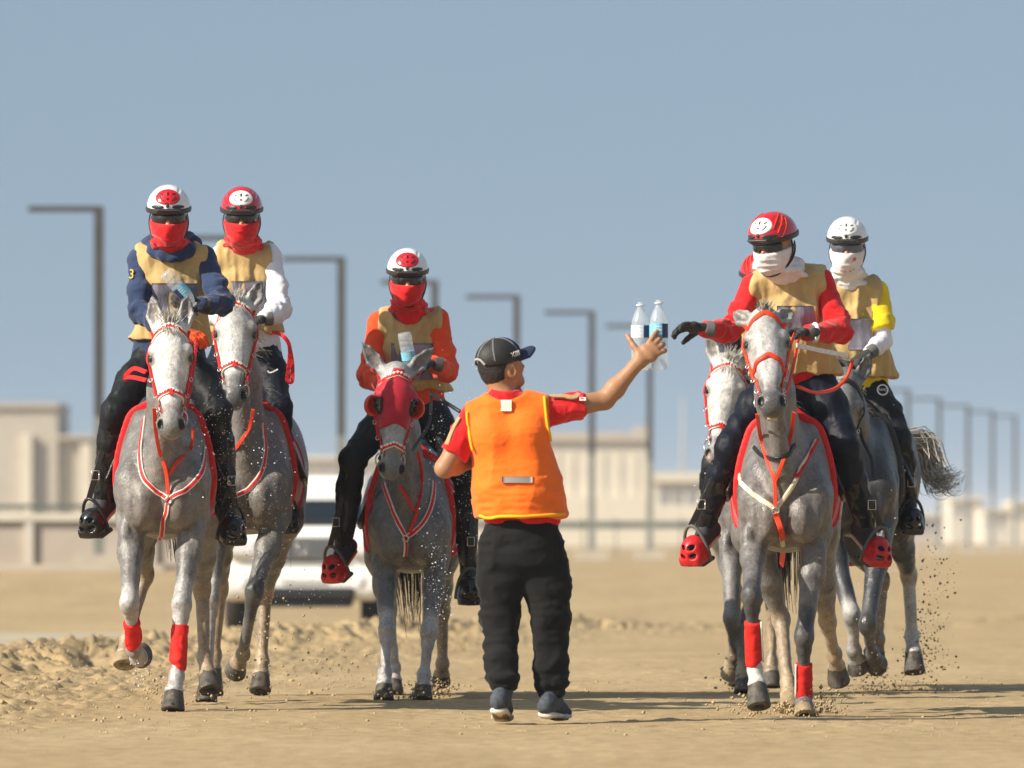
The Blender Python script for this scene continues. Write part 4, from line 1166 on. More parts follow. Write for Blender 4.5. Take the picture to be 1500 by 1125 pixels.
def rider(cfg):
    Y = cfg['Y']; q = lambda a: P(a[0], a[1], Y + a[2])
    j = {k: q(v) for k, v in cfg['j'].items()}
    sl, sr, pel = j['sl'], j['sr'], j['pel']
    ax = nrm(sr - sl); nb = (sl + sr) / 2 + V(0, .01, .035)
    f = head_frame(j['head'], cfg.get('yaw', 0), cfg.get('pitch', 4), cfg.get('roll', 0))
    base = P(cfg['j']['pel'][0], cfg['j']['pel'][1], Y + cfg['j']['pel'][2]) - V(0, 0, .12)
    root = thing('person', base, cfg['label'], 'person')
    g = cfg.get('bulk', 1.0)
    def torso(G, o, k=.05, arms_=True):
        ch = (sl + sr) / 2 + V(0, .01, -.13); wa = lerp(ch, pel, .58)
        G.ec(ch, wa, (.150 * g + o, .108 * g + o), (.128 * g + o, .095 * g + o), k, ax)
        G.ec(wa, pel, (.130 * g + o, .098 * g + o), (.150 * g + o, .115 * g + o), k, ax)
        for p in (sl, sr): G.ec(nb - V(0, 0, .03), p, (.055 + o, .05 + o), (.052 + o, .05 + o), k, (0, 0, 1))
        return G
    def arm(G, s, o, k=.02, upto=1.0):
        S, E, W_ = j['s' + s], j['e' + s], j['w' + s]
        G.ec(S, lerp(S, E, .6), .055 + o, .048 + o, .03); G.ec(lerp(S, E, .6), E, .048 + o, .043 + o, k)
        if upto > 0: G.ec(E, lerp(E, W_, .35), .044 + o, .043 + o, .02); G.ec(lerp(E, W_, .35), lerp(E, W_, .96 * upto), .043 + o, .031 + o, k)
        return G
    def leg(G, s, o, k=.03, lower=True):
        Hp, K, A_ = j['h' + s], j['k' + s], j['a' + s]
        G.ec(lerp(pel, Hp, .6), lerp(Hp, K, .4), .095 * g + o, .080 * g + o, .05); G.ec(lerp(Hp, K, .4), K, .079 * g + o, .057 + o, k)
        G.el(K + V(0, -.008, 0), np.array((.056, .056, .060)) + o, None, .02)
        if lower:
            G.ec(K, lerp(K, A_, .35), .054 + o, .055 + o, k); G.ec(lerp(K, A_, .35), A_, .055 + o, .038 + o, k)
        return G
    # continuous body under the clothes
    B = Field(); torso(B, -.016); [arm(B, s, -.012) for s in 'lr']; [leg(B, s, -.012) for s in 'lr']
    B.ec(nb, f.pt(0, -.02, -.05), .056, .054, .03); head_field(B, f, 0)
    bd = mk('body', B.mesh(.010), M[cfg.get('skin', 'skin_light')], root)
    # trousers
    T = Field(); T.ec(pel + V(0, 0, .03), pel - V(0, 0, .05), (.150 * g, .12 * g), (.160 * g, .135 * g), .05, ax)
    [leg(T, s, .004) for s in 'lr']
    vf = wrinkle(T.mesh(.009), .008, 11, (1, 1, .7), seed=cfg.get('seed', 1.0))
    vf = wrinkle(vf, .004, 26, (1.2, 1, .6), seed=cfg.get('seed', 1.0) + 2)
    for s in 'lr':
        vf = limb_folds(vf, j['h' + s], j['k' + s], .006, 13, .14, cfg.get('seed', 1) + .3); vf = limb_folds(vf, j['k' + s], j['a' + s], .007, 15, .11, cfg.get('seed', 1) + 1.3)
    mk('trousers', vf, M[cfg.get('pants', 'tights')], root)
    # half chaps and feet
    for s in cfg.get('feet', 'lr'):
        K, A_, T_ = j['k' + s], j['a' + s], j['t' + s]
        G = Field(); G.ec(lerp(K, A_, .20), lerp(K, A_, .45), .061, .062, .02); G.ec(lerp(K, A_, .45), A_ + nrm(A_ - K) * .01, .062, .047, .02)
        G.half(lerp(K, A_, .22), nrm(K - A_), .005)
        c_ = mk('half_chap', wrinkle(G.mesh(.008), .006, 20, (2.0, 2.0, .35), seed=3), M['chap'], root)
        fd = nrm(T_ - A_); dn = nrm(V(0, 0, -1) - fd * np.dot(V(0, 0, -1), fd)); sd_ = np.cross(fd, dn)
        heel = A_ + dn * .055 - fd * .045; ball = A_ + dn * .075 + fd * .10; toe = A_ + dn * .078 + fd * .165
        G = Field(); G.ec(A_ - fd * .012, heel + V(0, 0, .015), (.036, .04), (.034, .036), .03, sd_); G.ec(heel + fd * .02, ball, (.036, .036), (.043, .030), .03, sd_); G.ec(ball, toe, (.043, .029), (.034, .022), .02, sd_)
        G.ec(A_, lerp(A_, ball, .6), (.036, .036), (.036, .03), .03, sd_)
        sh = mk('shoe', G.mesh(.007), M['shoe_dark'], root)
        G = Field(); G.ec(heel + dn * .020, ball + dn * .026, (.039, .016), (.046, .014), .02, sd_); G.ec(ball + dn * .026, toe + dn * .020, (.046, .014), (.035, .012), .02, sd_)
        mk('sole', G.mesh(.006), M[cfg.get('sole', 'shoe_sole_w')], sh)
        # stirrup cage in front of the toes, on its tread and arch
        cg = M[cfg.get('cage_' + s, cfg.get('cage', 'cage_black'))]
        sc0 = ball + dn * .01 + fd * .015
        R = np.array([sd_, fd, -dn])
        st = bpy.data.objects.new('stirrup', None); COL.objects.link(st); st.parent = root
        G = Field(); G.el(sc0 + fd * .015 - dn * .004, (.064, .078, .076), R, .01); G.box(sc0 + fd * .025 + dn * .032, (.062, .06, .026), R, .02, .03)
        G.el(sc0 + fd * .0 - dn * .004, (.054, .080, .066), R, .006, '-'); G.box(sc0 + fd * .0 + dn * .03, (.052, .06, .032), R, .01, .01, '-')
        G.half(sc0 + dn * .052, dn, .004); G.half(sc0 - fd * .005, -fd, .004)
        for xx, zz, rx, rz in ((-.022, .042, .016, .012), (.024, .040, .016, .012), (-.026, .000, .020, .0115), (.030, .0, .016, .013)):
            hp = sc0 + sd_ * xx - dn * zz
            G.el(hp + fd * .09, (rx, .07, rz), R, .005, '-')
        mk('cage', G.mesh(.005), cg, st)
        mk('tread', Field().box(sc0 + dn * .056, (.062, .050, .011), R, .008).mesh(.006), M['grip'], st)
        arch = [sc0 + sd_ * .070 * cos(t) - dn * (.125 * sin(t)) + dn * .05 * (1 - sin(t)) for t in np.linspace(0, pi, 15)]
        mk('arch', MB().tube(spline(arch, 24), .0085, 8).vf(), M['leather'] if cfg.get('cage', 'cage_black') == 'cage_black' else M['glove_grey'], st)
        top = sc0 - dn * .125
        kn = lerp(K, A_, .35)
        kk_ = lerp(K, A_, .42) + V((.03 if s == 'r' else -.03), -.060, 0); pth = [top, lerp(top, kk_, .5) + V(0, -.012, 0), kk_, lerp(K, A_, .05) + V(0, -.062, 0)]
        pp = spline(pth, 14)
        mk('stirrup_leather', MB().ribbon(pp, np.tile(V(0, -1, .1), (14, 1)), .028, .003).vf(), M['leather'], st, False)
        bpt = pp[4] + V(0, -.006, 0)
        w_, h_ = .018, .022
        mk('stirrup_buckle', MB().tube([bpt + V(a * w_, -.004, b * h_) for a, b in ((-1, -1), (1, -1), (1, 1), (-1, 1))], .003, 5, closed=True).vf(), M['steel'], st)
    # shirt
    S_ = Field(); torso(S_, .002)
    arms_long = cfg.get('sleeve', 'long') == 'long'
    for s in 'lr': arm(S_, s, cfg.get('sleeve_o', .004), .02, 1.0 if arms_long else 0.0)
    S_.ec(nb, nb + V(0, 0, .03), .066, .062, .02)
    if not arms_long:
        for s in 'lr':
            S, E = j['s' + s], j['e' + s]
            S_.ec(S, lerp(S, E, .95), .060, .074, .02); d_ = nrm(E - S); n1_ = nrm(np.cross(d_, (0, 1, .1))); S_.box(lerp(S, E, .74) + d_ * .13, (.085, .085, .13), np.array([n1_, np.cross(d_, n1_), d_]), .002, .004, '-')
    S_.half(f.pt(0, 0, -.115), f.z, .01)
    S_.ec(lerp(nb, pel, .6), pel + V(0, 0, -.04), (.14 * g, .11 * g), (.185 * g, .14 * g), .05, ax); S_.half(V(pel[0], pel[1], min(pel[2], P(*cfg['hem'], Y)[2]) - .045), V(0, 0, -1), .01)
    def armfold(v):
        r = np.full(len(v), .35)
        for s in 'lr':
            r = np.maximum(r, np.clip(1.3 - np.linalg.norm(v - j['e' + s], axis=1) / .16, 0, 1))
        return r
    vf = wrinkle(S_.mesh(.0075), .014, 12, (1, 1, 1.5), mask=armfold, seed=cfg.get('seed', 1.0) * 3)
    vf = wrinkle(vf, .006, 27, (1, 1, 1.6), mask=armfold, seed=cfg.get('seed', 1.0) * 2)
    for s in 'lr':
        S, E, W_ = j['s' + s], j['e' + s], j['w' + s]
        vf = limb_folds(vf, S, E, .010, 17, .10, cfg.get('seed', 1) + .7, lo=.42)
        if arms_long: vf = limb_folds(vf, E, W_, .008, 20, .085, cfg.get('seed', 1) + 1.9)
    shirt = mk('shirt', vf, M[cfg['shirt']], root)
    if cfg.get('undersleeve'):
        for s in 'lr':
            G = Field(); E, W_ = j['e' + s], j['w' + s]; S = j['s' + s]
            G.ec(lerp(S, E, .5), E, .050, .045, .02); G.ec(E, lerp(E, W_, .35), .045, .045, .02); G.ec(lerp(E, W_, .35), lerp(E, W_, .95), .045, .033, .02)
            mk('arm_sleeve', wrinkle(G.mesh(.008), .004, 18, seed=2), M[cfg['undersleeve']], root)
    if cfg.get('hood'):
        G = Field()
        for t in ():
            a = nb + V(sin(t) * .098, cos(t) * .075 * (1 if cos(t) > 0 else .9), .020 + .035 * cos(t))
            t2 = t + .4; b = nb + V(sin(t2) * .098, cos(t2) * .075, .020 + .035 * cos(t2))
            G.ec(a, b, .036, .036, .03)
        for s in (-1, 1):
            hp_ = [nb + V(*q_) for q_ in ((0, .085, .062), (s * .075, .065, .058), (s * .108, .0, .040), (s * .085, -.075, .005), (s * .042, -.118, -.018), (s * .008, -.128, -.036))]
            for (a_, b_), (r1_, r2_) in zip(zip(hp_[:-1], hp_[1:]), ((.04, .04), (.04, .036), (.036, .030), (.030, .024), (.024, .016))): G.ec(a_, b_, r1_, r2_, .03)
        mk('hood', wrinkle(G.mesh(.008), .006, 18, seed=4), M[cfg['shirt']], shirt)
    # sleeveless bib
    Vb = Field()
    ch = (sl + sr) / 2 + V(0, .0, -.13)
    hem = P(*cfg['hem'], Y); vo = cfg.get('vest_o', .018)
    torso(Vb, vo, .06)
    for p_ in (sl, sr): Vb.ec(nb - V(0, 0, .035), p_ + V(0, 0, -.005), (.066 + vo, .062 + vo), (.058 + vo, .062 + vo), .04, (0, 0, 1))
    hemc = V(pel[0], pel[1], hem[2])
    Vb.ec(lerp(ch, pel, .5), hemc + V(0, 0, -.03), (.148 * g + vo, .112 * g + vo), (.205 * g + vo, .140 * g + vo), .06, ax)
    Vb.half(hem, V(cfg.get('hemtilt', 0), 0, -1), .006)
    nz_ = cfg.get('neck_dz', .045); Vb.ec(nb + V(0, -.10, .03 + nz_), nb + V(0, .03, .12 + nz_), (.086, .085), (.076, .07), .012, ax, '-')
    for s, sg in (('l', -1), ('r', 1)):
        S, E = j['s' + s], j['e' + s]
        Vb.ec(S + ax * sg * .072 + V(0, 0, .10), S + ax * sg * .080 + V(0, 0, -.13), (.062, .2), (.060, .2), .015, ax, '-')
        Vb.ec(S + ax * sg * .075, lerp(S, E, .9), .056, .056, .02, ax, '-')
    vf = wrinkle(Vb.mesh(.007), .020, 8, (1.5, 1, .45), seed=cfg.get('seed', 1.0) + 9)
    vf = wrinkle(vf, .008, 20, (1.3, 1, .5), seed=cfg.get('seed', 1.0) + 5)
    vest = mk('bib', vf, M[cfg.get('vest', 'vest_tan')], root)
    if cfg.get('panel'):
        x0, y0, x1, y1 = cfg['panel']
        a = P(x0, y0, Y - .1); b = P(x1, y1, Y - .1); c_ = (a + b) / 2
        # clear number pocket laid over the chest
        nx, nz = 22, 16; pv = []; pf = []
        pts = np.array([[lerp(a[0], b[0], u), Y - .45, lerp(a[2], b[2], t)] for u in np.linspace(0, 1, nx) for t in np.linspace(0, 1, nz)])
        for _ in range(50):
            d = Vb.ev(pts) - .010; pts[:, 1] += np.clip(d, -.02, .05) * .8
        ok = pts[:, 1] < Y + .12
        pts[:, 1] = np.where(ok, pts[:, 1], Y - .02)
        n1 = vnoise(pts * (2.2, 1, .8) + 3.3, 9.0); pts[:, 1] += (n1 - .5) * .016
        i = np.arange(nx * nz).reshape(nx, nz)
        fr = np.stack([i[:-1, :-1].ravel(), i[1:, :-1].ravel(), i[1:, 1:].ravel(), i[:-1, 1:].ravel()], 1)
        back = pts + V(0, .014, 0); nn_ = nx * nz
        edge = list(i[:, 0]) + list(i[-1, 1:]) + list(i[-2::-1, -1]) + list(i[0, -2:0:-1])
        ef = [(edge[k], edge[(k + 1) % len(edge)], edge[(k + 1) % len(edge)] + nn_, edge[k] + nn_) for k in range(len(edge))]
        faces = [tuple(r) for r in fr] + ef
        pn = mk('number_pocket', (np.concatenate([pts, back]), faces), M['bibpanel'], vest)
    # face: gaiter, glasses, helmet, straps
    HF = Field().el(f.pt(0, -.012, .0), (.087, .104, .10), f.axes(), .03).el(f.pt(0, .012, -.035), (.083, .098, .070), f.axes(), .04).el(f.pt(0, .030, -.086), (.060, .068, .050), f.axes(), .045).ec(f.pt(0, .088, -.005), f.pt(0, .098, -.045), .014, .018, .04, f.x)
    G = Field(HF, 0.0); G.half(f.pt(0, .10, -.024), f.vec(0, .18, 1), .006)
    G.ec(f.pt(0, .0, -.085), lerp(nb, f.pt(0, 0, -.08), .35), (.070, .070), (.078, .076), .02, f.x)
    G.ec(lerp(nb, f.pt(0, 0, -.08), .35), nb + V(0, -.012, .015), (.076, .074), (.090, .084), .02, f.x)
    G.ec(nb + V(0, -.035, .045), nb + V(0, -.082, -.030 + cfg.get('neck_dz', .045)), (.084, .05), (.056, .036), .02, f.x)
    for q_ in (0, 1, 2):
        c_ = lerp(f.pt(0, .0, -.10), nb + V(0, -.015, .01), .2 + .36 * q_); rr_ = (.078, .088, .098)[q_]
        ring_ = [c_ + V(cos(t) * rr_ * .98, sin(t) * rr_ * .86 - .01, .010 * sin(t + q_ * 2)) for t in np.linspace(0, 2 * pi, 13)]
        for a_, b_ in zip(ring_[:-1], ring_[1:]): G.ec(a_, b_, .013, .013, .012)
    vf = wrinkle(G.mesh(.0055), .006, 20, (.8, 1, 2.0), R=f.axes(), mask=lambda v: np.clip((f.o[2] - .03 - v[:, 2]) / .05, .12, 1), seed=cfg.get('seed', 1))
    gm = mk('neck_gaiter', vf, M[cfg['mask']], root)
    if cfg.get('mask_print'):
        for (xx, zz, rr) in ((.036, -.052, .008), (.045, -.060, .007), (.030, -.064, .005), (.052, -.050, .004), (-.04, -.135, .006), (-.01, -.14, .005), (.03, -.138, .006), (.055, -.13, .005)):
            p, g_ = G.snap(np.array([f.pt(xx, .10, zz)]), .002)
            mk('print_mark', MB().ring(p[0], g_[0], rr * .7, rr * .3, 10, 5, .7).vf(), M['print_red'], gm)
    R = f.axes()
    E2 = Field().el(f.pt(0, .004, .004), (.0895, .110, .07), R)
    G = Field(E2, 0); G.half(f.pt(0, .045, 0), -f.y, .003); G.half(f.pt(0, 0, .026), f.z, .006); G.half(f.pt(0, 0, -.024), -f.z, .008)
    G.el(f.pt(0, .11, -.034), (.017, .04, .032), R, .010, '-')
    G.el(f.pt(0, .000, .004), (.085, .106, .068), R, .002, '-')
    gl = mk('sunglasses', G.mesh(.0035), M[cfg.get('lens', 'lens')], root)
    mk('frame', MB().tube(E2.snap(spline([f.pt(xx, .10, .024) for xx in np.linspace(-.085, .085, 9)], 16), .002)[0], .0028, 6).vf(), M['strap'], gl)
    hm = helmet(root, f, *cfg['helmet'])
    for s in (-1, 1):
        pp, g_ = HF.snap(spline([f.pt(s * .090, -.025, .03), f.pt(s * .088, -.015, -.03), f.pt(s * .070, .020, -.100), f.pt(s * .03, .050, -.135), f.pt(0, .056, -.140)], 18), .004)
        mk('chin_strap', MB().ribbon(pp, g_, .009, .0025).vf(), M['strap'], hm, False)
        pp, g_ = HF.snap(spline([f.pt(s * .085, -.065, .02), f.pt(s * .082, -.04, -.035), f.pt(s * .070, .015, -.095)], 10), .004)
        mk('rear_strap', MB().ribbon(pp, g_, .011, .003).vf(), M['strap'], hm, False)
    # hands in gloves
    for s in 'lr':
        hc = cfg.get('hand_' + s)
        if not hc: continue
        G = hand_field(j['w' + s], V(*hc['d']), V(*hc['n']), hc['t'], hc.get('curl', (.5, .6, .5)), .0025, hc.get('spread', .06), sc_=hc.get('s', 1.0), tcurl=hc.get('tc', .3), thumb=V(*hc['thumb']) if 'thumb' in hc else None)
        gv = mk('glove', G.mesh(.0042), M[hc.get('m', 'glove_black')], root)
        d_ = nrm(V(*hc['d'])); ww = j['w' + s]
        G = Field(); G.ec(ww - d_ * .05, ww - d_ * .006, .037, .034, .01); G.half(ww - d_ * .052, -d_, .003); G.half(ww - d_ * .004, d_, .003)
        mk('cuff', G.mesh(.005), M[hc.get('cuff', 'glove_grey')], gv)
    return dict(root=root, j=j, f=f, Y=Y, V=Vb, S=S_, shirt=shirt, vest=vest, T=T, ax=ax, nb=nb)

def text_part(par, name, body, size, p, x, up, mtl, ext=.0012):
    cu = bpy.data.curves.new(name, 'FONT'); cu.body = body; cu.size = size; cu.extrude = ext; cu.align_x = 'CENTER'; cu.align_y = 'CENTER'
    ob = bpy.data.objects.new(name, cu); COL.objects.link(ob)
    dg = bpy.context.evaluated_depsgraph_get()
    me = bpy.data.meshes.new_from_object(ob.evaluated_get(dg))
    bpy.data.objects.remove(ob)
    x = nrm(x); n = nrm(np.cross(x, up)); u = np.cross(n, x); off = origin_of(par)
    for vv in me.vertices:
        c = np.array(vv.co); w = np.asarray(p) + x * c[0] + u * c[1] + n * c[2] - off
        vv.co = tuple(w)
    me.materials.append(mtl)
    o = bpy.data.objects.new(name, me); COL.objects.link(o); o.parent = par
    return o

def bottle(base, axis, label, wl=('label_blue',), h=.305, r=.042, fill=.25, lab=(.42, .62), face=(0, -1, 0)):
    """clear plastic bottle; base = centre of its foot, axis points to the mouth"""
    axis = nrm(axis)
    t = thing('water_bottle', base, label, 'bottle')
    prof = [(.001, .004), (r * .55, .002), (r * .86, .0), (r, .012), (r, h * .20), (r * .965, h * .215), (r, h * .23), (r, h * .32), (r * .965, h * .335), (r, h * .35), (r, h * .66), (r * .93, h * .73), (r * .74, h * .81), (r * .48, h * .88), (r * .34, h * .91), (r * .34, h * .955), (r * .43, h * .957), (r * .43, h * .967), (r * .32, h * .97), (r * .32, h), (r * .27, h)]
    inner = [(max(a - .0016, .001), b + (.0016 if i < 3 else 0)) for i, (a, b) in enumerate(prof)][::-1]
    mk('shell', MB().lathe(base, axis, prof + inner, 24, cap=False).vf(), M['plastic'], t)
    mk('neck_ring', MB().lathe(base, axis, [(r * .36, h * .945), (r * .46, h * .947), (r * .46, h * .962), (r * .36, h * .964)], 20).vf(), M['label_white'], t)
    ax = axis; fa = nrm(np.asarray(face, float) - ax * np.dot(face, ax)); sdv = np.cross(ax, fa)
    def wrap(name, a0, a1, z0, z1, m, rr=1.012):
        n = 14; v = []; fq = []
        for i in range(n):
            a = a0 + (a1 - a0) * i / (n - 1)
            for z_ in (z0, z1): v.append(base + ax * h * z_ + (fa * cos(a) + sdv * sin(a)) * r * rr)
        for i in range(n - 1): fq.append((2 * i, 2 * i + 2, 2 * i + 3, 2 * i + 1))
        return mk(name, (np.array(v), fq), m, t)
    lb = wrap('label', -pi, pi, lab[0], lab[1], M[wl[0]])
    for i, m_ in enumerate(wl[1:]):
        a0 = (.35, -1.5, 1.4)[i]; wrap('label_patch', a0, a0 + .9, lab[0], lab[1], M[m_], 1.03 + .01 * i)
    for k in range(3): wrap('label_line', -.45, .35, lab[0] + .05 + k * .05, lab[0] + .06 + k * .05, M['label_white'], 1.035)
    return t
# ------------------------------------------------------------------ the six horses and their riders
def martingale(hz, surf, pts_l, pts_r, mtl='red', w_=.016):
    for pts in (pts_l, pts_r):
        if not pts: continue
        w = [surf(*q) if len(q) == 2 else P(q[0], q[1], hz['Y'] + q[2]) for q in pts]
        p = spline(w, 26); fc = np.tile(V(-.1, -1, .1), (26, 1))
        mk('martingale_strap', MB().ribbon(p + V(0, -.008, 0), fc, w_, .003).vf(), M[mtl], hz['root'], False)
def tail_hair(hz, rng, root_p, path, spread, n, mtl, r0=.004):
    mb = MB()
    for i in range(n):
        o = rng.normal(0, 1, 3); pts = []
        for k, q in enumerate(path):
            t = k / (len(path) - 1)
            pts.append(np.asarray(q) + o * spread * (.25 + .75 * sin(pi * min(t * .75 + .08, 1))) + rng.normal(0, .007, 3) * t)
        c = spline(pts, 12)
        keep = int(12 * rng.uniform(.7, 1.0)); c = c[:max(keep, 5)]
        mb.tube(c, np.linspace(r0, r0 * .2, len(c)), 3, cap=False)
    return tag(mk('tail', mb.vf(), mtl, hz['root']), kind='stuff')
def forelock(hz, rng, n=60, ln=.10, mtl='hair_light', back=False):
    H, F = hz['H'], hz['F']
    rt_ = []; ds = []
    for i in range(n):
        s = rng.normal(0, .016)
        rt_.append(H(s, .03, rng.uniform(-.02, .02))); ds.append(hz['nn'] * .55 + hz['h'] * ((1.0 if rng.random() < .5 else -.7) if not back else -.6) + hz['sd'] * (s * 14 + rng.normal(0, .3)))
    rt_ = F.snap(np.array(rt_), -.004)[0]
    return hair(hz['root'], 'forelock', rt_, ds, ln, M[mtl], rng, droop=.2, r0=.0024, segs=6)
def mane(hz, rng, n=130, side=1, ln=.16, mtl='hair_mid'):
    F = hz['F']; rt_ = []; ds = []
    a = hz['NT'] + V(0, .07, .07); b = hz['L'](0, .38, 1.44)
    for i in range(n):
        t = rng.uniform(0, 1); p = lerp(a, b, t) + V(rng.normal(0, .01), .04 * sin(pi * t), .06 * sin(pi * t))
        rt_.append(p); ds.append(V(side * rng.uniform(.3, .9), rng.normal(0, .2), .5))
    rt_ = F.snap(np.array(rt_), .0)[0]
    return hair(hz['root'], 'mane', rt_, ds, ln, M[mtl], rng, droop=1.7, r0=.003, segs=7)
def rein(hz, a, b, sag=.08, mtl='red', w_=.014):
    m = lerp(a, b, .5) + V(0, 0, -sag)
    p = spline([a, lerp(a, m, .5) + V(0, 0, -sag * .2), m, lerp(m, b, .5) + V(0, 0, -sag * .2), b], 20)
    return mk('rein', MB().ribbon(p, np.tile(V(.5, -1, .3), (20, 1)), w_, .003).vf(), M[mtl], hz['root'], False)
rg = np.random.default_rng(21)

# ---- A: left front
A = horse(dict(label='pale-faced grey horse in red bridle at far left, one foreleg folded up', cx=236, Y=41.0, yaw=0, poll=(249, 474), muz=(250, 640), coat=(.185, .174, .166), face=(.66, .64, .61), ears=-.02,
    muzzle=(.20, .195, .19), earout=.14,
    legs=dict(fl=[(190, 884, -.12), (197, 950, .10), (203, 962, .19), (207, 960, .27)],
              fr=[(266, 886, -.02), (259, 990, -.06), (255, 1012, -.11), (253, 1041, -.14)],
              hl=[(212, 842, 1.35), (186, 938, 1.2), (183, 958, 1.13), (182, 975, 1.10)],
              hr=[(296, 862, 1.50), (299, 962, 1.45), (304, 988, 1.38), (308, 1012, 1.34)]),
    legc=dict(fl=dict(light=1), fr=dict(light=1), hl=dict(sandy=1, palehoof=1), hr=dict(sandy=1))))
br, rings = bridle(A, {})
bc, surf, rp = breast_collar(A, (247, 733), [(213, 705), (205, 670), (207, 640), (211, 610)], [(279, 712), (298, 685), (301, 655), (300, 620)], [(240, 760), (234, 790), (230, 815)])
saddle_pad(A, M['crimson'], M['red'])
martingale(A, surf, [(226, 598, -.42), (228, 630, -.30), (234, 662), (243, 690), (247, 724)], [(283, 628, -.3), (280, 655), (262, 674), (248, 694)], 'orange_red', .018)
leg_boot(A, 'fl', .38, .88, M['boot_red']); leg_boot(A, 'fr', .28, .86, M['boot_red'])
forelock(A, rg, 190, .07); mane(A, rg, 120, 1)
tail_hair(A, rg, None, [A['L'](0.02, 1.58, 1.36), A['L'](.02, 1.72, 1.2), A['L'](.03, 1.70, .95), A['L'](.04, 1.66, .65)], .05, 150, M['hair_dark'], .006)
RA = rider(dict(label='rider in navy hoodie and tan bib holding an upturned bottle', Y=41.6, seed=1.0, hood=True,
    j=dict(head=(247, 320, -.12), sl=(205, 382, 0), sr=(298, 378, 0), el=(205, 458, -.12), er=(327, 446, -.14), wl=(266, 488, -.33), wr=(292, 447, -.30), pel=(247, 520, .12),
           hl=(215, 530, .10), hr=(278, 530, .10), kl=(168, 604, -.12), kr=(320, 604, -.12), al=(152, 728, .02), ar=(332, 738, .02), tl=(122, 750, -.12), tr=(350, 762, -.14)),
    shirt='navy', mask='red_mask', helmet=('helmet_white', 'helmet_red', 'split'), hem=(247, 500), hemtilt=-.05, panel=(222, 415, 290, 462),
    hand_l=dict(d=(.7, -.5, -.1), n=(.3, .1, -.9), t=1, m='glove_orange', cuff='glove_black'), hand_r=dict(d=(-.85, -.3, .15), n=(-.2, .7, .4), t=1, m='glove_black', cuff='glove_black', curl=(.6, .7, .5))))
text_part(RA['shirt'], 'sleeve_number', '3', .065, P(193, 402, 41.6 - .085), (.85, -.5, -.1), (0, 0, 1), M['gold'], .004)
rein(A, rings[-1], RA['j']['wl'] + V(.06, -.05, 0), .06); rein(A, rings[1], RA['j']['wl'] + V(.08, -.05, 0), .05)
for k in range(2): flat_part(A['root'], 'rein_loop', [P(214, 545 + k * 12, 40.9), P(196, 540 + k * 13, 41.1), P(184, 551 + k * 2, 41.25), P(186, 556, 41.3)], .022, M['red'])
bottle(P(241, 399, 41.12), P(284, 445, 41.16) - P(241, 399, 41.12), 'tilted half-full bottle in the navy-hoodied rider\'s hand', ('label_blue', 'label_navy'), .225, .034, lab=(.42, .66))

# ---- B: left rear
B = horse(dict(label='grey horse half hidden behind the left front horse, under the white-sleeved rider', cx=360, Y=43.1, yaw=0, dz=.02, poll=(346, 443), muz=(341, 596), coat=(.15, .142, .137), face=(.52, .51, .49), earout=.40,
    muzzle=(.15, .15, .155), res=.0105,
    legs=dict(fr=[(372, 868, -.08), (356, 958, .12), (349, 972, .18), (344, 986, .23)], fl=[(308, 880, 0), (304, 985, 0), (303, 1003, -.04), (302, 1028, -.06)],
              hr=[(388, 868, 1.5), (384, 968, 1.45), (382, 988, 1.40), (381, 1013, 1.36)], hl=[(322, 862, 1.5), (314, 960, 1.5), (312, 980, 1.45), (311, 1018, 1.42)]),
    legc=dict(fr=dict(dark=1, sandy=1), fl=dict(light=1), hr=dict(sandy=1))))
br, rings = bridle(B, {})
bc, surf, rp = breast_collar(B, (338, 729), [(320, 700), (314, 660)], [(365, 716), (384, 688), (389, 655), (386, 620)], [(334, 760), (331, 790)])
saddle_pad(B, M['crimson'], M['red'])
mane(B, rg, 90, 1); forelock(B, rg, 90, .07)
martingale(B, surf, [(371, 600, -.2), (366, 625, -.1), (352, 648), (340, 664)], None, 'orange_red', .018)
tail_hair(B, rg, None, [B['L'](0.02, 1.58, 1.36), B['L'](.05, 1.75, 1.2), B['L'](.10, 1.78, .95), B['L'](.12, 1.7, .6)], .04, 60, M['hair_dark'])
RB = rider(dict(label='rider in white long sleeves with red helmet and red face covering', Y=43.7, seed=2.2,
    j=dict(head=(354, 320, -.12), sl=(322, 378, 0), sr=(395, 375, 0), el=(302, 455, -.1), er=(411, 453, -.1), wl=(335, 470, -.3), wr=(384, 468, -.28), pel=(360, 507, .12),
           hl=(332, 518, .1), hr=(390, 518, .1), kl=(302, 590, -.12), kr=(408, 598, -.12), al=(300, 720, 0), ar=(414, 722, .02), tl=(296, 745, -.1), tr=(422, 744, -.12)),
    shirt='white_cloth', mask='red_mask', helmet=('helmet_red', 'helmet_white', 'round'), hem=(360, 487), panel=(336, 412, 396, 460), pants='tights_navy', feet='r',
    hand_r=dict(d=(-.9, -.4, -.1), n=(0, -.2, -1), t=1, curl=(.7, .7, .5)), hand_l=dict(d=(.8, -.5, -.1), n=(0, -.2, -1), t=-1, curl=(.7, .7, .5))))
rein(B, rings[1], RB['j']['wr'] + V(-.04, -.06, -.02), .05)
mk('trouser_mark', MB().ribbon(spline([P(392, 543, 43.42), P(396, 546, 43.42), P(407, 541, 43.42)], 8), np.tile(V(.2, -1, .1), (8, 1)), .007, .002).vf(), M['print_white'], RB['root'], False)
lp = spline([P(398, 486, 43.5), P(412, 490, 43.4), P(424, 506, 43.4), P(423, 535, 43.4), P(421, 556, 43.4), P(428, 558, 43.4), P(428, 530, 43.42), P(424, 508, 43.42)], 34)
whip = mk('riding_strap', MB().ribbon(lp, np.tile(V(.2, -1, .1), (34, 1)), .020, .003).vf(), M['red'], own=P(424, 506, 43.4), smooth=False)
tag(whip, 'red looped strap hanging beside the white-sleeved rider\'s thigh', 'strap')

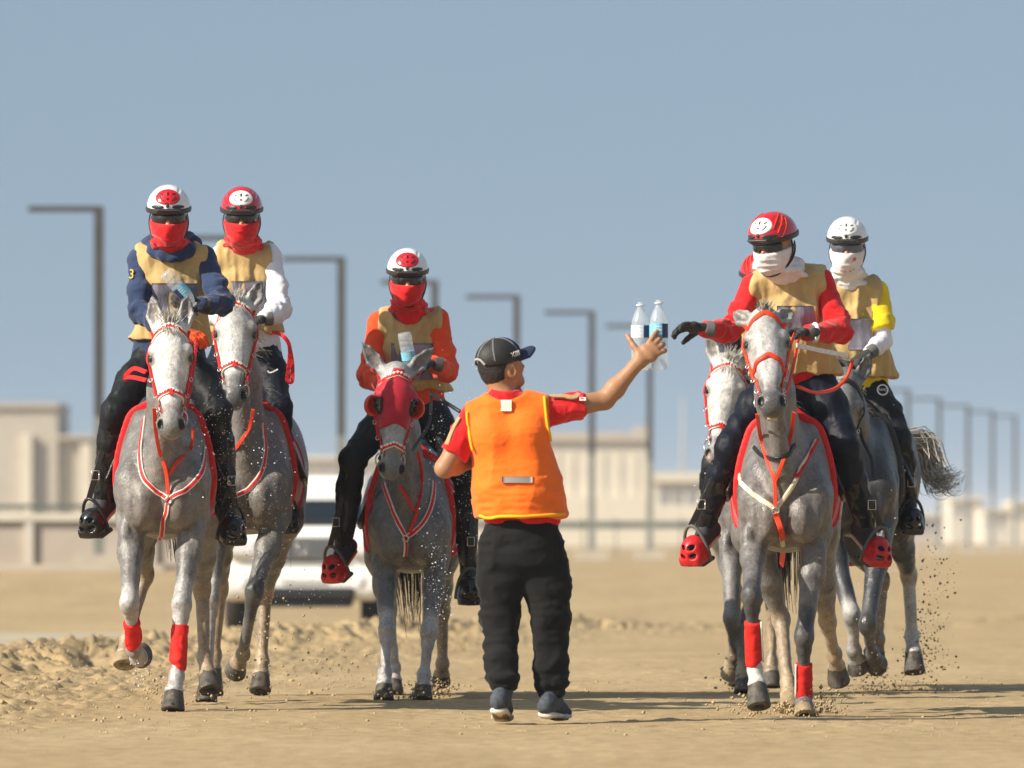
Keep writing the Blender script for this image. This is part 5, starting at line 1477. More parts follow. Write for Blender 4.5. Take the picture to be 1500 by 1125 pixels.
# ---- C: centre
C_H = horse(dict(label='grey horse wearing a crimson hood with orange blinker cups in the centre', cx=600, Y=43.6, yaw=0, hs=.92, dz=-.115, poll=(582, 542), muz=(571, 718), turn=-9, coat=(.145, .147, .153), face=(.36, .36, .36), earout=.85, earlen=.19,
    muzzle=(.20, .20, .20), hd=.32,
    legs=dict(fl=[(567, 923, -.06), (564, 985, -.10), (563, 1002, -.13), (562, 1026, -.16)], fr=[(628, 927, 0), (621, 988, 0), (620, 1005, -.03), (619, 1026, -.06)],
              hr=[(648, 895, 1.4), (648, 972, 1.46), (647, 986, 1.51), (646, 1000, 1.55)], hl=[(570, 890, 1.3), (577, 978, 1.2), (577, 996, 1.15), (577, 1017, 1.12)]),
    legc=dict(fl=dict(light=1), fr=dict(light=1), hr=dict(sandy=1), hl=dict(sandy=1, light=1))))
br, rings = bridle(C_H, dict(hN=.385, drop=False))
H = C_H['H']
G = Field(C_H['F'], .007)
G.half(H(0, 0, .30), C_H['h'] + C_H['nn'] * -.0, .004)
G.half(H(0, 0, -.005), -C_H['h'], .004)
G.half(H(0, -.085, .1), -C_H['nn'], .004)
G.el(H(0, .02, .335), (.055, .10, .055), C_H['HR'], .01, '-')
for s in (-1, 1):
    G.el(H(s * .066, -.02, -.01), (.047, .10, .060), C_H['HR'], .006, '-')
    G.el(H(s * .094, -.002, .185), (.032, .06, .042), C_H['HR'], .006, '-')
k2 = [H(a, b, c) for a in (-.16, .16) for b in (-.2, .15) for c in (-.05, .36)]
hood = mk('hood', G.mesh(.006, np.min(k2, 0), np.max(k2, 0)), M['hood'], C_H['root'])
for s in (-1, 1):
    pts = []
    for a in np.linspace(0, 2 * pi, 22)[:-1]: pts.append(H(s * (.082 + .024 * cos(a) * .9), .014 - .012 * cos(a), .185 + .044 * sin(a)))
    pp, g_ = C_H['F'].snap(np.array(pts), .010); mk('eye_rim', MB().tube(pp, .0065, 6, closed=True).vf(), M['black'], hood)
    # half-round blinker cup outside the eye
    v = []; fq = []
    for i, a in enumerate(np.linspace(-1.9, 1.9, 15)):
        for kk, r in enumerate((.052, .030, .052)):
            c = H(s * (.108 + .022 * (kk == 1) + .012 * (cos(a) > 0)), -.045 + .048 * cos(a) * (.55 if kk == 1 else 1.0), .185 + (.050 if kk != 1 else .040) * sin(a))
            v.append(c + (C_H['sd'] * s * .004 if kk == 2 else 0))
    n_ = 15
    for i in range(n_ - 1):
        fq += [(3 * i, 3 * i + 3, 3 * i + 4, 3 * i + 1), (3 * i + 1, 3 * i + 4, 3 * i + 5, 3 * i + 2)]
    G = Field(); G.el(H(s * .110, -.030, .185), np.array((.046, .052, .056)), C_H['HR'], .006); G.el(H(s * .098, .012, .185), np.array((.044, .062, .052)), C_H['HR'], .004, '-')
    G.half(H(s * .060, 0, .185), -C_H['sd'] * s, .003)
    mk('blinker_cup', G.mesh(.005), M['orange'], hood)
bc, surf, rp = breast_collar(C_H, (594, 789), [(580, 758), (568, 728), (562, 708)], [(618, 768), (632, 740), (636, 705), (634, 670)], [(593, 815), (592, 848)])
saddle_pad(C_H, M['crimson'], M['red'])
martingale(C_H, surf, [(612, 662, -.25), (618, 700), (612, 745), (600, 780)], [(586, 712), (600, 735), (606, 748)], 'red', .016)
tail_hair(C_H, rg, None, [C_H['L'](0.0, 1.58, 1.36), C_H['L'](-.02, 1.72, 1.15), C_H['L'](-.02, 1.70, .85), C_H['L'](0, 1.66, .45)], .055, 170, M['hair_dark'], .006)
RC = rider(dict(label='rider in orange long sleeves with white helmet, in the centre', Y=44.15, seed=3.1, skin='skin_light', neck_dz=.01,
    j=dict(head=(597, 410, -.12), sl=(556, 474, 0), sr=(641, 469, 0), el=(540, 552, -.08), er=(656, 546, -.1), wl=(566, 567, -.3), wr=(634, 532, -.3), pel=(603, 592, .12),
           hl=(572, 602, .1), hr=(634, 602, .1), kl=(517, 672, -.12), kr=(680, 690, -.12), al=(503, 795, .02), ar=(686, 828, .02), tl=(474, 822, -.13), tr=(690, 850, -.14)),
    shirt='orange_cloth', mask='red_mask', helmet=('helmet_white', 'helmet_red', 'round'), hem=(603, 572), panel=(573, 503, 640, 556), cage='cage_red', cage_r='cage_black', sole='shoe_sole_o',
    hand_r=dict(d=(-.9, -.3, .15), n=(-.1, .3, -1), t=1, curl=(.7, .7, .5)), hand_l=dict(d=(.8, -.5, -.1), n=(0, -.2, -1), t=-1, curl=(.7, .7, .5))))
rein(C_H, rings[-1], RC['j']['wl'] + V(.06, -.03, 0), .05, 'black')
flat_part(C_H['root'], 'rein', [P(604, 660, 43.1), P(628, 620, 43.5), P(632, 577, 43.9)], .016, M['black'])
st = mk('crop_stick', MB().tube([P(630, 575, 43.9), P(652, 589, 43.5), P(674, 603, 43.1)], .010, 8).vf(), M['black'], own=P(652, 589, 43.5))
tag(st, 'black riding crop pointing from the orange-sleeved rider to the man\'s shoulder', 'riding crop')
bottle(P(592, 487, 43.72), P(602, 543, 43.74) - P(592, 487, 43.72), 'upturned clear bottle in the orange-sleeved rider\'s black glove', ('label_blue',), .205, .036, lab=(.48, .70))

# ---- D: right front
D = horse(dict(label='grey horse with raised nose and bared teeth at right front, dark knees', cx=1150, Y=39.9, yaw=2, hs=.97, dz=-.035, poll=(1120, 460), muz=(1131, 606), coat=(.16, .15, .146), face=(.42, .41, .40), faceamt=.9, ears=.35, earout=.95, earlen=.115,
    muzzle=(.085, .085, .09), lip=(.36, .32, .25), hd=.30,
    legs=dict(fl=[(1101, 873, -.28), (1106, 980, -.16), (1109, 1002, -.21), (1112, 1036, -.25)], fr=[(1178, 934, .05), (1177, 1024, .15), (1178, 1035, .10), (1179, 1051, .06)],
              hl=[(1144, 908, 1.25), (1154, 1000, 1.0), (1156, 1017, .95), (1158, 1042, .9)], hr=[(1212, 912, 1.5), (1222, 958, 1.68), (1225, 975, 1.75), (1229, 1000, 1.80)]),
    legc=dict(fl=dict(dark=1, sock=1), fr=dict(dark=1, palehoof=1), hl=dict(sandy=1, palehoof=1), hr=dict(sandy=1))))
br, rings = bridle(D, dict(hN=.27, trim='orange_red', col='orange_red', teeth=False, drop=False))
H = D['H']
G = Field()
for i in range(6): G.box(H(-.019 + .0076 * i, -.045, .556), (.0036, .006, .008), D['HR'], .002, .001)
for i in range(6): pass
th_ = MB()
for i in range(6): th_.box(H(-.019 + .0076 * i, -.050, .560), (.0033, .008, .006), D['HR'])
tag(mk('teeth', th_.vf(), mat('tooth', (.55, .45, .25), .4, .4), D['root'], False), kind='stuff')
bc, surf, rp = breast_collar(D, (1136, 748), [(1112, 730), (1090, 712), (1083, 690), (1082, 655)], [(1150, 728), (1170, 692), (1184, 668), (1196, 645)], [(1142, 772), (1147, 800), (1144, 830)], ('cream', 'cream'), .022)
saddle_pad(D, M['crimson'], M['red'])
martingale(D, surf, [(1109, 607, -.30), (1114, 640), (1124, 675), (1134, 702), (1136, 742)], [(1163, 604, -.30), (1158, 640), (1147, 675), (1135, 706)], 'orange_red', .018)
martingale(D, surf, [(1166, 699), (1176, 682), (1187, 662), (1197, 643)], None, 'red', .024)
flat_part(D['root'], 'girth_strap', [surf(1136, 752) + V(0, -.012, 0), surf(1147, 790) + V(0, -.012, 0), surf(1145, 828) + V(0, -.012, 0)], .026, M['orange_red'])
pp, g_ = D['F'].snap(spline([surf(1104, 655), surf(1118, 668), surf(1135, 672), surf(1152, 668), surf(1165, 652)], 20), .006)
mk('neck_collar', MB().ribbon(pp, g_, .018, .004).vf(), M['black'], D['root'], False)
leg_boot(D, 'fl', .34, .90, M['boot_red'], trim=M['white']); leg_boot(D, 'fr', .42, .98, M['boot_red'], trim=M['white'])
mane(D, rg, 40, 1, .10); forelock(D, rg, 60, .05, 'hair_mid', True)
tail_hair(D, rg, None, [D['L'](0.0, 1.58, 1.36), D['L'](.0, 1.72, 1.15), D['L'](.0, 1.70, .85), D['L'](.02, 1.62, .45)], .055, 150, M['hair_dark'], .006)
RD = rider(dict(label='rider in red long sleeves and white face covering reaching for the bottles', Y=40.5, seed=4.4, yaw=-34, pitch=8, bulk=1.06,
    j=dict(head=(1133, 361, -.12), sl=(1104, 420, .0), sr=(1204, 414, .02), el=(1070, 486, -.10), er=(1234, 485, -.08), wl=(1031, 481, -.34), wr=(1180, 487, -.32), pel=(1165, 550, .12),
           hl=(1132, 562, .1), hr=(1200, 562, .1), kl=(1068, 655, -.14), kr=(1238, 655, -.1), al=(1034, 768, .02), ar=(1268, 768, .05), tl=(1000, 792, -.13), tr=(1303, 794, -.1)),
    shirt='red_cloth', mask='white_mask', helmet=('helmet_red', 'helmet_white', 'round', 'helmet_dark', 'orange'), hem=(1165, 548), panel=(1138, 448, 1195, 492), pants='tights_navy', cage='cage_red', skin='skin',
    hand_l=dict(d=(-.98, -.15, .10), n=(-.1, -.45, -.9), t=-1, curl=(.35, .5, .4), spread=.16), hand_r=dict(d=(-.95, -.3, .0), n=(0, -.2, -1), t=1, curl=(.7, .7, .5))))
w0 = RD['j']['wr'] + V(.045, 0, 0)
wt = mk('watch', MB().ring(w0, V(1, .3, 0), .040, .010, 18, 6).vf(), M['label_white'], RD['root'])
mk('watch_face', MB().lathe(w0 + V(0, -.048, .0), V(.1, -1, .2), [(.021, -.004), (.022, .004), (.018, .007)], 16).vf(), M['glove_black'], wt)
rein(D, rings[-1], RD['j']['wr'] + V(-.05, -.05, 0), .05, 'orange_red'); rein(D, rings[1], RD['j']['wr'] + V(-.03, -.05, 0), .04, 'orange_red')
flat_part(D['root'], 'white_rein', [P(1167, 506, 40.0), P(1205, 514, 40.15), P(1242, 521, 40.3)], .022, M['white'])
tube_part(D['root'], 'rope_rein', [P(1168, 566, 39.7), P(1195, 575, 40.0), P(1222, 570, 40.3), P(1240, 553, 40.4), P(1249, 528, 40.4)], .009, M['orange_red'])

# ---- E: right rear, dark grey
E = horse(dict(label='dark grey horse at far right, tail swinging out to the side', cx=1247, Y=44.3, yaw=6, poll=(1240, 552), muz=(1222, 712), coat=(.048, .05, .056), face=(.15, .15, .155), earout=.3,
    muzzle=(.07, .07, .075), res=.0105,
    legs=dict(fl=[(1248, 902, -.05), (1251, 952, .05), (1254, 967, .1), (1257, 984, .13)], fr=[(1271, 915, -.2), (1277, 955, .05), (1281, 966, .12), (1285, 975, .2)],
              hr=[(1331, 842, 1.5), (1336, 932, 1.5), (1338, 956, 1.45), (1340, 986, 1.42)], hl=[(1292, 850, 1.4), (1286, 935, 1.4), (1284, 955, 1.42), (1283, 984, 1.4)]),
    legc=dict(fl=dict(light=1), fr=dict(dark=1), hr=dict(light=1))))
br, rings = bridle(E, dict(col='black', trim='black', teeth=False, drop=False))
saddle_pad(E, M['black'], M['leather'])
mane(E, rg, 40, 1, .10, mtl='hair_mid')
tr = [E['L'](0.06, 1.58, 1.34), P(1350, 645, 46.0), P(1364, 690, 46.0), P(1374, 706, 45.95), P(1392, 700, 45.9), P(1406, 682, 45.9)]
tail_hair(E, rg, None, tr, .040, 190, M['hair_pale'], .0045)
flat_part(E['root'], 'breast_strap', [P(1256, 600, 44.3), P(1262, 640, 44.2), P(1276, 672, 44.15), P(1279, 702, 44.1)], .016, M['black'])
flat_part(E['root'], 'yellow_tag', [P(1226, 575, 44.0), P(1232, 585, 44.0), P(1236, 598, 44.0)], .03, M['yellow_cloth'])
RE = rider(dict(label='rider in yellow short sleeves over white, white helmet, far right', Y=44.9, seed=5.7, yaw=-5, vest_o=.028,
    j=dict(head=(1241, 363, -.12), sl=(1202, 430, 0), sr=(1285, 429, 0), el=(1188, 505, -.1), er=(1294, 500, -.05), wl=(1222, 530, -.3), wr=(1271, 518, -.28), pel=(1252, 562, .12),
           hl=(1224, 572, .1), hr=(1283, 572, .1), kl=(1195, 650, -.1), kr=(1317, 645, -.1), al=(1190, 740, 0), ar=(1331, 728, .05), tl=(1185, 765, -.1), tr=(1339, 748, -.12)),
    shirt='yellow_cloth', sleeve='short', undersleeve='white_cloth', mask='white_mask', mask_print=True, helmet=('helmet_white', 'helmet_white', 'round'), hem=(1252, 552), panel=(1242, 467, 1277, 512), feet='r', lens='lens_grey',
    hand_r=dict(d=(-.7, -.5, -.4), n=(.2, .2, -1), t=1, curl=(.6, .7, .5)), hand_l=dict(d=(.8, -.5, -.1), n=(0, -.2, -1), t=-1, curl=(.7, .7, .5))))
bp_ = P(1293, 571, 44.66)
bd = mk('trouser_badge', MB().ring(bp_, V(.1, -1, .2), .027, .004, 20, 5).vf(), M['print_white'], RE['root'])
text_part(bd, 'badge_text', 'NHC', .020, bp_ + V(0, -.012, 0), (1, .1, 0), (0, 0, 1), M['print_white'])

# ---- F: right, hidden behind D
F_H = horse(dict(label='white-faced grey horse peeking out behind the right front horse', cx=1112, Y=45.3, yaw=0, hs=.97, dz=-.03, poll=(1068, 528), muz=(1050, 686), coat=(.165, .157, .152), face=(.62, .60, .57), earout=.42, res=.0105,
    muzzle=(.17, .165, .165), lip=(.50, .34, .27),
    legs=dict(fl=[(1072, 905, -.1), (1075, 958, .1), (1073, 972, .15), (1070, 990, .2)], fr=[(1086, 922, 0), (1088, 983, 0), (1089, 996, -.04), (1090, 1016, -.07)],
              hr=[(1132, 880, 1.4), (1130, 968, 1.4), (1130, 985, 1.36), (1130, 1008, 1.33)], hl=[(1076, 868, 1.4), (1080, 955, 1.4), (1081, 972, 1.36), (1081, 1004, 1.33)]),
    legc=dict(fl=dict(sandy=1, palehoof=1), fr=dict(sandy=1)),
    extra=lambda H, L: [([H(0, .03, .36), H(.01, .03, .5)], .022, (.55, .42, .36), .9), ([H(-.03, -.01, .53)], .05, (.52, .34, .27), .8)]))
br, rings = bridle(F_H, {})
bc, surf, rp = breast_collar(F_H, (1110, 770), [(1090, 752), (1072, 735)], [(1130, 750)], [(1112, 800)])
saddle_pad(F_H, M['crimson'], M['red']); mane(F_H, rg, 60, -1); forelock(F_H, rg, 110, .085)
RF = rider(dict(label='rider with red helmet almost hidden behind the red-sleeved rider', Y=45.9, seed=6.3, yaw=10,
    j=dict(head=(1113, 415, -.12), sl=(1080, 470, 0), sr=(1155, 470, 0), el=(1058, 512, -.1), er=(1180, 540, -.1), wl=(1085, 555, -.3), wr=(1140, 560, -.3), pel=(1118, 590, .12),
           hl=(1090, 600, .1), hr=(1150, 600, .1), kl=(1044, 680, -.1), kr=(1200, 690, -.1), al=(1037, 760, 0), ar=(1232, 770, 0), tl=(1030, 790, -.1), tr=(1246, 788, -.1)),
    shirt='shoe_dark', mask='red_mask', helmet=('helmet_red', 'helmet_white', 'round', 'helmet_dark', 'orange'), hem=(1118, 580), panel=(1072, 510, 1140, 550), feet='r', cage='cage_red',
    hand_r=dict(d=(-.9, -.4, -.1), n=(0, -.2, -1), t=1), hand_l=dict(d=(.8, -.5, -.1), n=(0, -.2, -1), t=-1)))
# ------------------------------------------------------------------ the standing man, seen from behind
M['hiviz'] = mat('orange_hi_vis', (0.92, 0.15, 0.002), 0.7, 0.3, sheen=0.2, var=0.06, vscale=14, bump=0.5, bscale=26, stretch=(1, 1, 1.3))
M['hiviz_edge'] = mat('yellow_binding', (0.85, 0.42, 0.01), 0.7, 0.3)
M['reflect'] = mat('grey_reflective_band', (0.27, 0.265, 0.26), 0.5, 0.5)
M['tagw'] = mat('cream_patch', (0.80, 0.74, 0.58), 0.6, 0.3)
M['joggers'] = mat('black_joggers', (0.008, 0.008, 0.0082), 0.85, 0.2, sheen=0.05, var=0.2, vscale=10, bump=0.6, bscale=22)
M['cap_black'] = mat('black_cap', (0.022, 0.021, 0.020), 0.55, 0.4, bump=0.3, bscale=160, var=0.3, vscale=20)
M['cap_navy'] = mat('navy_cap', (0.016, 0.028, 0.062), 0.75, 0.3, bump=0.2, bscale=200)
M['stitch'] = mat('grey_stitching', (0.30, 0.30, 0.30), 0.7, 0.3)
M['hair_black'] = mat('short_black_hair', (0.020, 0.016, 0.014), 0.6, 0.4, bump=0.8, bscale=220, var=0.5, vscale=120)
M['beige_stripe'] = cloth('beige_stripe', (0.42, 0.27, 0.14))
M['shoe_grey'] = mat('grey_trainer', (0.060, 0.070, 0.085), 0.75, 0.3, var=0.3, vscale=50, bump=0.4, bscale=200)
def ray_surf(F, px, py, Y0, Y1, off=.0):
    o = P(px, py, Y0); dv = nrm(o - V(0, 0, CAMZ)); p = o.copy()
    for _ in range(90):
        d = float(F.ev(p[None])[0]) - off
        if d < .002: break
        p = p + dv * max(d * .8, .002)
        if p[1] > Y1: break
    return p
def man():
    Y = 38.6; q = lambda a, b, c=0: P(a, b, Y + c)
    sl, sr, pel = q(697, 610), q(797, 603), q(766, 772)
    el_, er = q(651, 686, -.03), q(886, 586, .08)
    wl, wr = q(704, 672, .16), q(937, 529, .06)
    hl, hr = q(734, 800), q(794, 800); kl, kr = q(732, 905, .03), q(806, 908, .02); al, ar = q(737, 1010, -.07), q(808, 1020, .02)
    nb = q(741, 590, .0)
    f = head_frame(q(736, 536, .02), 122, -17, 2)
    root = thing('person', V(pel[0], Y, 0), 'standing man in orange high-visibility vest seen from behind, arm raised with bottles', 'person')
    ax = nrm(sr - sl)
    ch = lerp(sl, sr, .5) + V(0, -.005, -.13)
    def torso(G, o, k=.06):
        G.ec(ch, lerp(ch, pel, .6), (.160 + o, .115 + o), (.155 + o, .118 + o), k, ax)
        G.ec(lerp(ch, pel, .6), pel + V(0, 0, .02), (.157 + o, .120 + o), (.165 + o, .125 + o), k, ax)
        G.ec(nb, sl, (.055 + o, .055 + o), (.055 + o, .05 + o), k, (0, 0, 1)); G.ec(nb, sr, (.055 + o, .055 + o), (.058 + o, .05 + o), k, (0, 0, 1))
        G.el(ch + V(0, -.05, .03) - ax * .08, np.array((.07, .06, .09)) + o, None, .05); G.el(ch + V(0, -.05, .03) + ax * .08, np.array((.07, .06, .09)) + o, None, .05)
        return G
    def arm(G, S, E, W_, o, k=.02):
        G.ec(S, lerp(S, E, .5), .058 + o, .053 + o, .03); G.ec(lerp(S, E, .5), E, .053 + o, .044 + o, k)
        G.ec(E, lerp(E, W_, .3), .044 + o, .046 + o, k); G.ec(lerp(E, W_, .3), W_, .046 + o, .029 + o, k)
        return G
    B = Field(); torso(B, -.015); arm(B, sl, el_, wl, -.002); arm(B, sr, er, wr, -.002)
    for Hh, K, A_ in ((hl, kl, al), (hr, kr, ar)): B.ec(Hh, K, .08, .055, .04); B.ec(K, A_, .055, .036, .03)
    B.ec(nb + V(0, 0, -.03), f.pt(0, -.03, -.06), .064, .060, .03)
    head_field(B, f, -.003)
    B.el(f.pt(0, -.05, -.02), (.062, .05, .07), f.axes(), .03)
    # ear on the side turned to us
    es = f.pt(.084, -.012, -.018)
    if f.x[1] > 0: es = f.pt(-.084, -.012, -.018)
    sx = -1 if f.x[1] > 0 else 1
    B.el(es, (.013, .023, .036), np.array([nrm(f.x + f.y * -.4 * sx), nrm(f.y), f.z]), .008)
    B.el(es + f.x * sx * .010 + f.y * .002, (.008, .010, .019), f.axes(), .006, '-')
    B.el(f.pt(sx * .076, .000, -.050), (.008, .010, .010), f.axes(), .006)
    # raised hand
    hd = hand_field(wr, V(.72, .10, .68), V(.05, 1, -.1), 1, off=.0015, spread=.20, curls=[(.10, .35, .35), (.25, .75, .8), (.28, .8, .8), (.32, .8, .8)], thumb=V(-.55, .22, .80), tcurl=.12, sc_=1.08)
    for prm in hd.p: B.p.append(prm)
    B.lo = np.minimum(B.lo, hd.lo); B.hi = np.maximum(B.hi, hd.hi)
    mk('body', B.mesh(.0062), M['skin'], root)
    # hair
    G = Field(); G.el(f.pt(0, -.014, .026), (.0835, .1035, .098), f.axes(), .02); G.el(f.pt(0, -.052, -.022), (.066, .054, .070), f.axes(), .03)
    G.half(f.pt(0, .018, 0), nrm(f.vec(0, 1, -.25)), .01); G.el(es + f.x * sx * .0 + f.y * .012 - f.z * .012, (.05, .042, .050), f.axes(), .01, '-')
    G.half(f.pt(0, -.09, -.082), nrm(f.vec(0, -.35, -1)), .015)
    mk('hair', wrinkle(G.mesh(.0045), .003, 60, ridge=False), M['hair_black'], root)
    # cap
    R = f.axes(); c = f.pt(0, -.012, .040)
    tl = nrm(f.vec(0, .12, 1))
    dome = lambda o: Field().el(c, (.092 + o, .112 + o, .094 + o), R, .01)
    G = dome(0); G.half(f.pt(0, 0, .018), -tl, .004)
    G.el(f.pt(0, -.118, .045), (.034, .03, .024), R, .006, '-')
    cap = mk('cap', G.mesh(.0045), M['cap_black'], root)
    G = dome(.0012); G.half(f.pt(0, .012, 0), nrm(f.vec(0, -1, .28)), .003); G.half(f.pt(0, 0, .02), -tl, .003)
    mk('front_panel', G.mesh(.0045), M['cap_navy'], cap)
    G = Field()
    for t in np.linspace(-1, 1, 17):
        G.ec(f.pt(t * .070, .085 - .03 * t * t, .030 - .016 * t * t), f.pt(t * .066, .175 - .065 * t * t, .034 - .020 * t * t), (.012, .006), (.012, .006), .012, f.x)
    mk('brim', G.mesh(.004), M['cap_navy'], cap)
    D0 = dome(0)
    for aa in (-.95, 0.0, .95, 2.2, -2.2):
        pts = [f.pt(sin(aa) * .092 * sin(t), -.012 - cos(aa) * .112 * sin(t), .040 + .094 * cos(t)) for t in np.linspace(.08, 1.52, 14)]
        for e_ in (-.003, .003):
            pp, g_ = D0.snap(np.array(pts) + f.x * e_, .0008); mk('seam', MB().tube(pp, .0011, 4).vf(), M['stitch'], cap)
    pp, g_ = D0.snap(spline([f.pt(-.040, -.11, .040), f.pt(-.02, -.125, .066), f.pt(.02, -.125, .066), f.pt(.040, -.11, .040)], 14), .002)
    mk('strap_arch', MB().ribbon(pp, g_, .010, .0025).vf(), M['stitch'], cap, False)
    tp = D0.snap(np.array([f.pt(sx * .10, .030, .050)]), .003)[0][0]
    text_part(cap, 'cap_lettering', 'XIII', .034, tp, f.y * -1.0 * (-1) if sx > 0 else f.y, f.z, M['print_white'], .0015)
    # polo shirt
    S_ = Field(); torso(S_, .004)
    for S, E, t in ((sl, el_, .78), (sr, er, .66)):
        S_.ec(S, lerp(S, E, t + .12), .066, .070, .03)
    S_.ec(nb + V(0, .0, -.01), nb + V(0, .005, .075), .074, .070, .015)
    S_.half(nb + V(0, 0, .068), V(-.05, -.25, 1), .004)
    # sleeve ends
    for S, E, t in ((sl, el_, .74), (sr, er, .62)):
        d_ = nrm(E - S); pE = lerp(S, E, t)
        S_.box(pE + d_ * .13, (.11, .11, .13), np.array([nrm(np.cross(d_, (0, 1, .1))), np.cross(d_, nrm(np.cross(d_, (0, 1, .1)))), d_]), .002, .004, '-')
    S_.half(q(766, 768), V(0, 0, -1), .006)
    vf = wrinkle(S_.mesh(.007), .010, 10, (1, 1, 1.3), seed=8.0); vf = wrinkle(vf, .004, 26, seed=2.0)
    sh = mk('polo_shirt', vf, M['red_cloth'], root)
    pts = [ray_surf(S_, a, b, Y - .3, Y + .2) for a, b in ((806, 581), (825, 581), (846, 580), (866, 580))]
    pp, g_ = S_.snap(spline(pts, 14), .006); mk('shoulder_stripe', MB().ribbon(pp, g_, .022, .004).vf(), M['beige_stripe'], sh, False)
    pp, g_ = S_.snap(np.array([ray_surf(S_, 853, 582, Y - .3, Y + .2)]), .012)
    mk('sleeve_patch', MB().lathe(pp[0], g_[0], [(.016, -.004), (.016, .004)], 14).vf(), M['print_red'], sh); mk('sleeve_patch', MB().box(pp[0] + V(0, -.004, -.012), (.015, .005, .008)).vf(), M['print_white'], sh, False)
    pts = [ray_surf(S_, a, b, Y - .3, Y + .2) for a, b in ((674, 612), (664, 630), (655, 652))]
    pp, g_ = S_.snap(spline(pts, 12), .006); mk('shoulder_stripe', MB().ribbon(pp, g_, .022, .004).vf(), M['beige_stripe'], sh, False)
    # vest
    Vb = Field(); torso(Vb, .022)
    Vb.ec(lerp(ch, pel, .4), q(765, 764), (.182, .145), (.190, .150), .06, ax)
    Vb.half(q(766, 757), V(0, 0, -1), .005)
    Vb.ec(nb + V(0, -.10, .070), nb + V(0, .04, .075), (.100, .058), (.085, .07), .012, ax, '-')
    for S, E, sg in ((sl, el_, -1), (sr, er, 1)):
        Vb.ec(S + ax * sg * (.128 if sg < 0 else .092) + V(0, 0, .16), S + ax * sg * (.112 if sg < 0 else .100) + V(0, 0, -.14), (.075, .3), (.072, .3), .012, ax, '-')
    vf = wrinkle(Vb.mesh(.0065), .009, 6, (1.1, 1, .7), seed=12.0); vf = wrinkle(vf, .006, 14, (.7, 1, 2.2), seed=5.0, mask=lambda v: np.clip((1.25 - v[:, 2]) / .2, .3, 1))
    vf = limb_folds(vf, ch, pel, .007, 12, .34, 2.2, .8, .35)
    vest = mk('vest', vf, M['hiviz'], root)
    def line(pts, r, name, n=24, off=.006):
        w = [ray_surf(Vb, a, b, Y - .35, Y + .1) for a, b in pts]; pp, g_ = Vb.snap(spline(w, n), off)
        return mk(name, MB().tube(pp, r, 6).vf(), M['hiviz_edge'], vest)
    line([(797, 582), (799, 602), (801, 625), (805, 646)], .007, 'binding'); line([(685, 604), (687, 622), (690, 642), (694, 660)], .007, 'binding')
    line([(704, 755), (735, 756), (770, 756), (800, 755), (826, 753)], .008, 'hem_binding', 30)
    pass
    def patch(x0, y0, x1, y1, m_, name):
        nx, nz = 10, 8
        pts = np.array([ray_surf(Vb, lerp(x0, x1, u), lerp(y0, y1, t), Y - .35, Y + .1) for u in np.linspace(0, 1, nx) for t in np.linspace(0, 1, nz)]) + V(0, -.008, 0)
        i = np.arange(nx * nz).reshape(nx, nz)
        fr = [tuple(r) for r in np.stack([i[:-1, :-1].ravel(), i[1:, :-1].ravel(), i[1:, 1:].ravel(), i[:-1, 1:].ravel()], 1)]
        nn_ = nx * nz; edge = list(i[:, 0]) + list(i[-1, 1:]) + list(i[-2::-1, -1]) + list(i[0, -2:0:-1])
        ef = [(edge[k], edge[(k + 1) % len(edge)], edge[(k + 1) % len(edge)] + nn_, edge[k] + nn_) for k in range(len(edge))]
        return mk(name, (np.concatenate([pts, pts + V(0, .008, 0)]), fr + ef), m_, vest)
    patch(733, 580, 749, 602, M['tagw'], 'neck_patch'); patch(735, 698, 780, 707, M['reflect'], 'reflective_band')
    # joggers
    T = Field(); T.ec(pel + V(0, 0, .0), q(766, 810), (.168, .125), (.172, .132), .05, ax)
    for Hh, K, A_, o in ((hl, kl, al, 0), (hr, kr, ar, .002)):
        T.ec(Hh, lerp(Hh, K, .5), .104, .094, .035, ax); T.ec(lerp(Hh, K, .5), K, .094, .080, .035, ax); T.ec(K, lerp(K, A_, .6), .080, .067, .035, ax); T.ec(lerp(K, A_, .6), A_ + V(0, 0, .05), .070, .058, .03, ax)
        T.el(A_ + V(0, 0, .055), (.066, .070, .024), None, .015); T.el(A_ + V(0, 0, .018), (.050, .054, .022), None, .008)
    T.el(q(824, 852), (.026, .05, .08), None, .03)
    T.half(q(766, 761), V(0, 0, 1), .006)
    vf = wrinkle(T.mesh(.008), .008, 6.5, (1.2, 1, .8), seed=21.0); vf = wrinkle(vf, .008, 13, (.7, 1, 1.9), seed=4.0); vf = wrinkle(vf, .002, 40, seed=6.0)
    for Hh, K, A_, sd0 in ((hl, kl, al, .2), (hr, kr, ar, 1.7)):
        vf = limb_folds(vf, Hh, K, .008, 8, .16, sd0, .6, .1); vf = limb_folds(vf, K, A_, .007, 11, .13, sd0 + .9, .5); vf = limb_folds(vf, lerp(K, A_, .55), A_, .009, 22, .12, sd0 + .4, .3)
    mk('joggers', vf, M['joggers'], root)
    # trainers
    for A_, heel, toe in ((al, q(731, 1040, -.13), q(739, 1054, .12)), (ar, q(800, 1046, -.06), q(828, 1050, .19))):
        fd = nrm(toe - heel); sd_ = nrm(np.cross(fd, (0, 0, 1))); up = np.cross(sd_, fd); up = up if up[2] > 0 else -up
        G = Field(); G.ec(A_ + V(0, 0, .0), heel + up * .045, (.038, .045), (.035, .040), .03, sd_); G.ec(heel + up * .035, lerp(heel, toe, .65) + up * .03, (.037, .040), (.043, .028), .03, sd_)
        G.ec(lerp(heel, toe, .65) + up * .03, toe + up * .02, (.043, .028), (.034, .020), .02, sd_); G.ec(A_, lerp(heel, toe, .5) + up * .05, (.038, .045), (.038, .03), .03, sd_)
        sh = mk('trainer', wrinkle(G.mesh(.0065), .003, 30, seed=3), M['shoe_grey'], root)
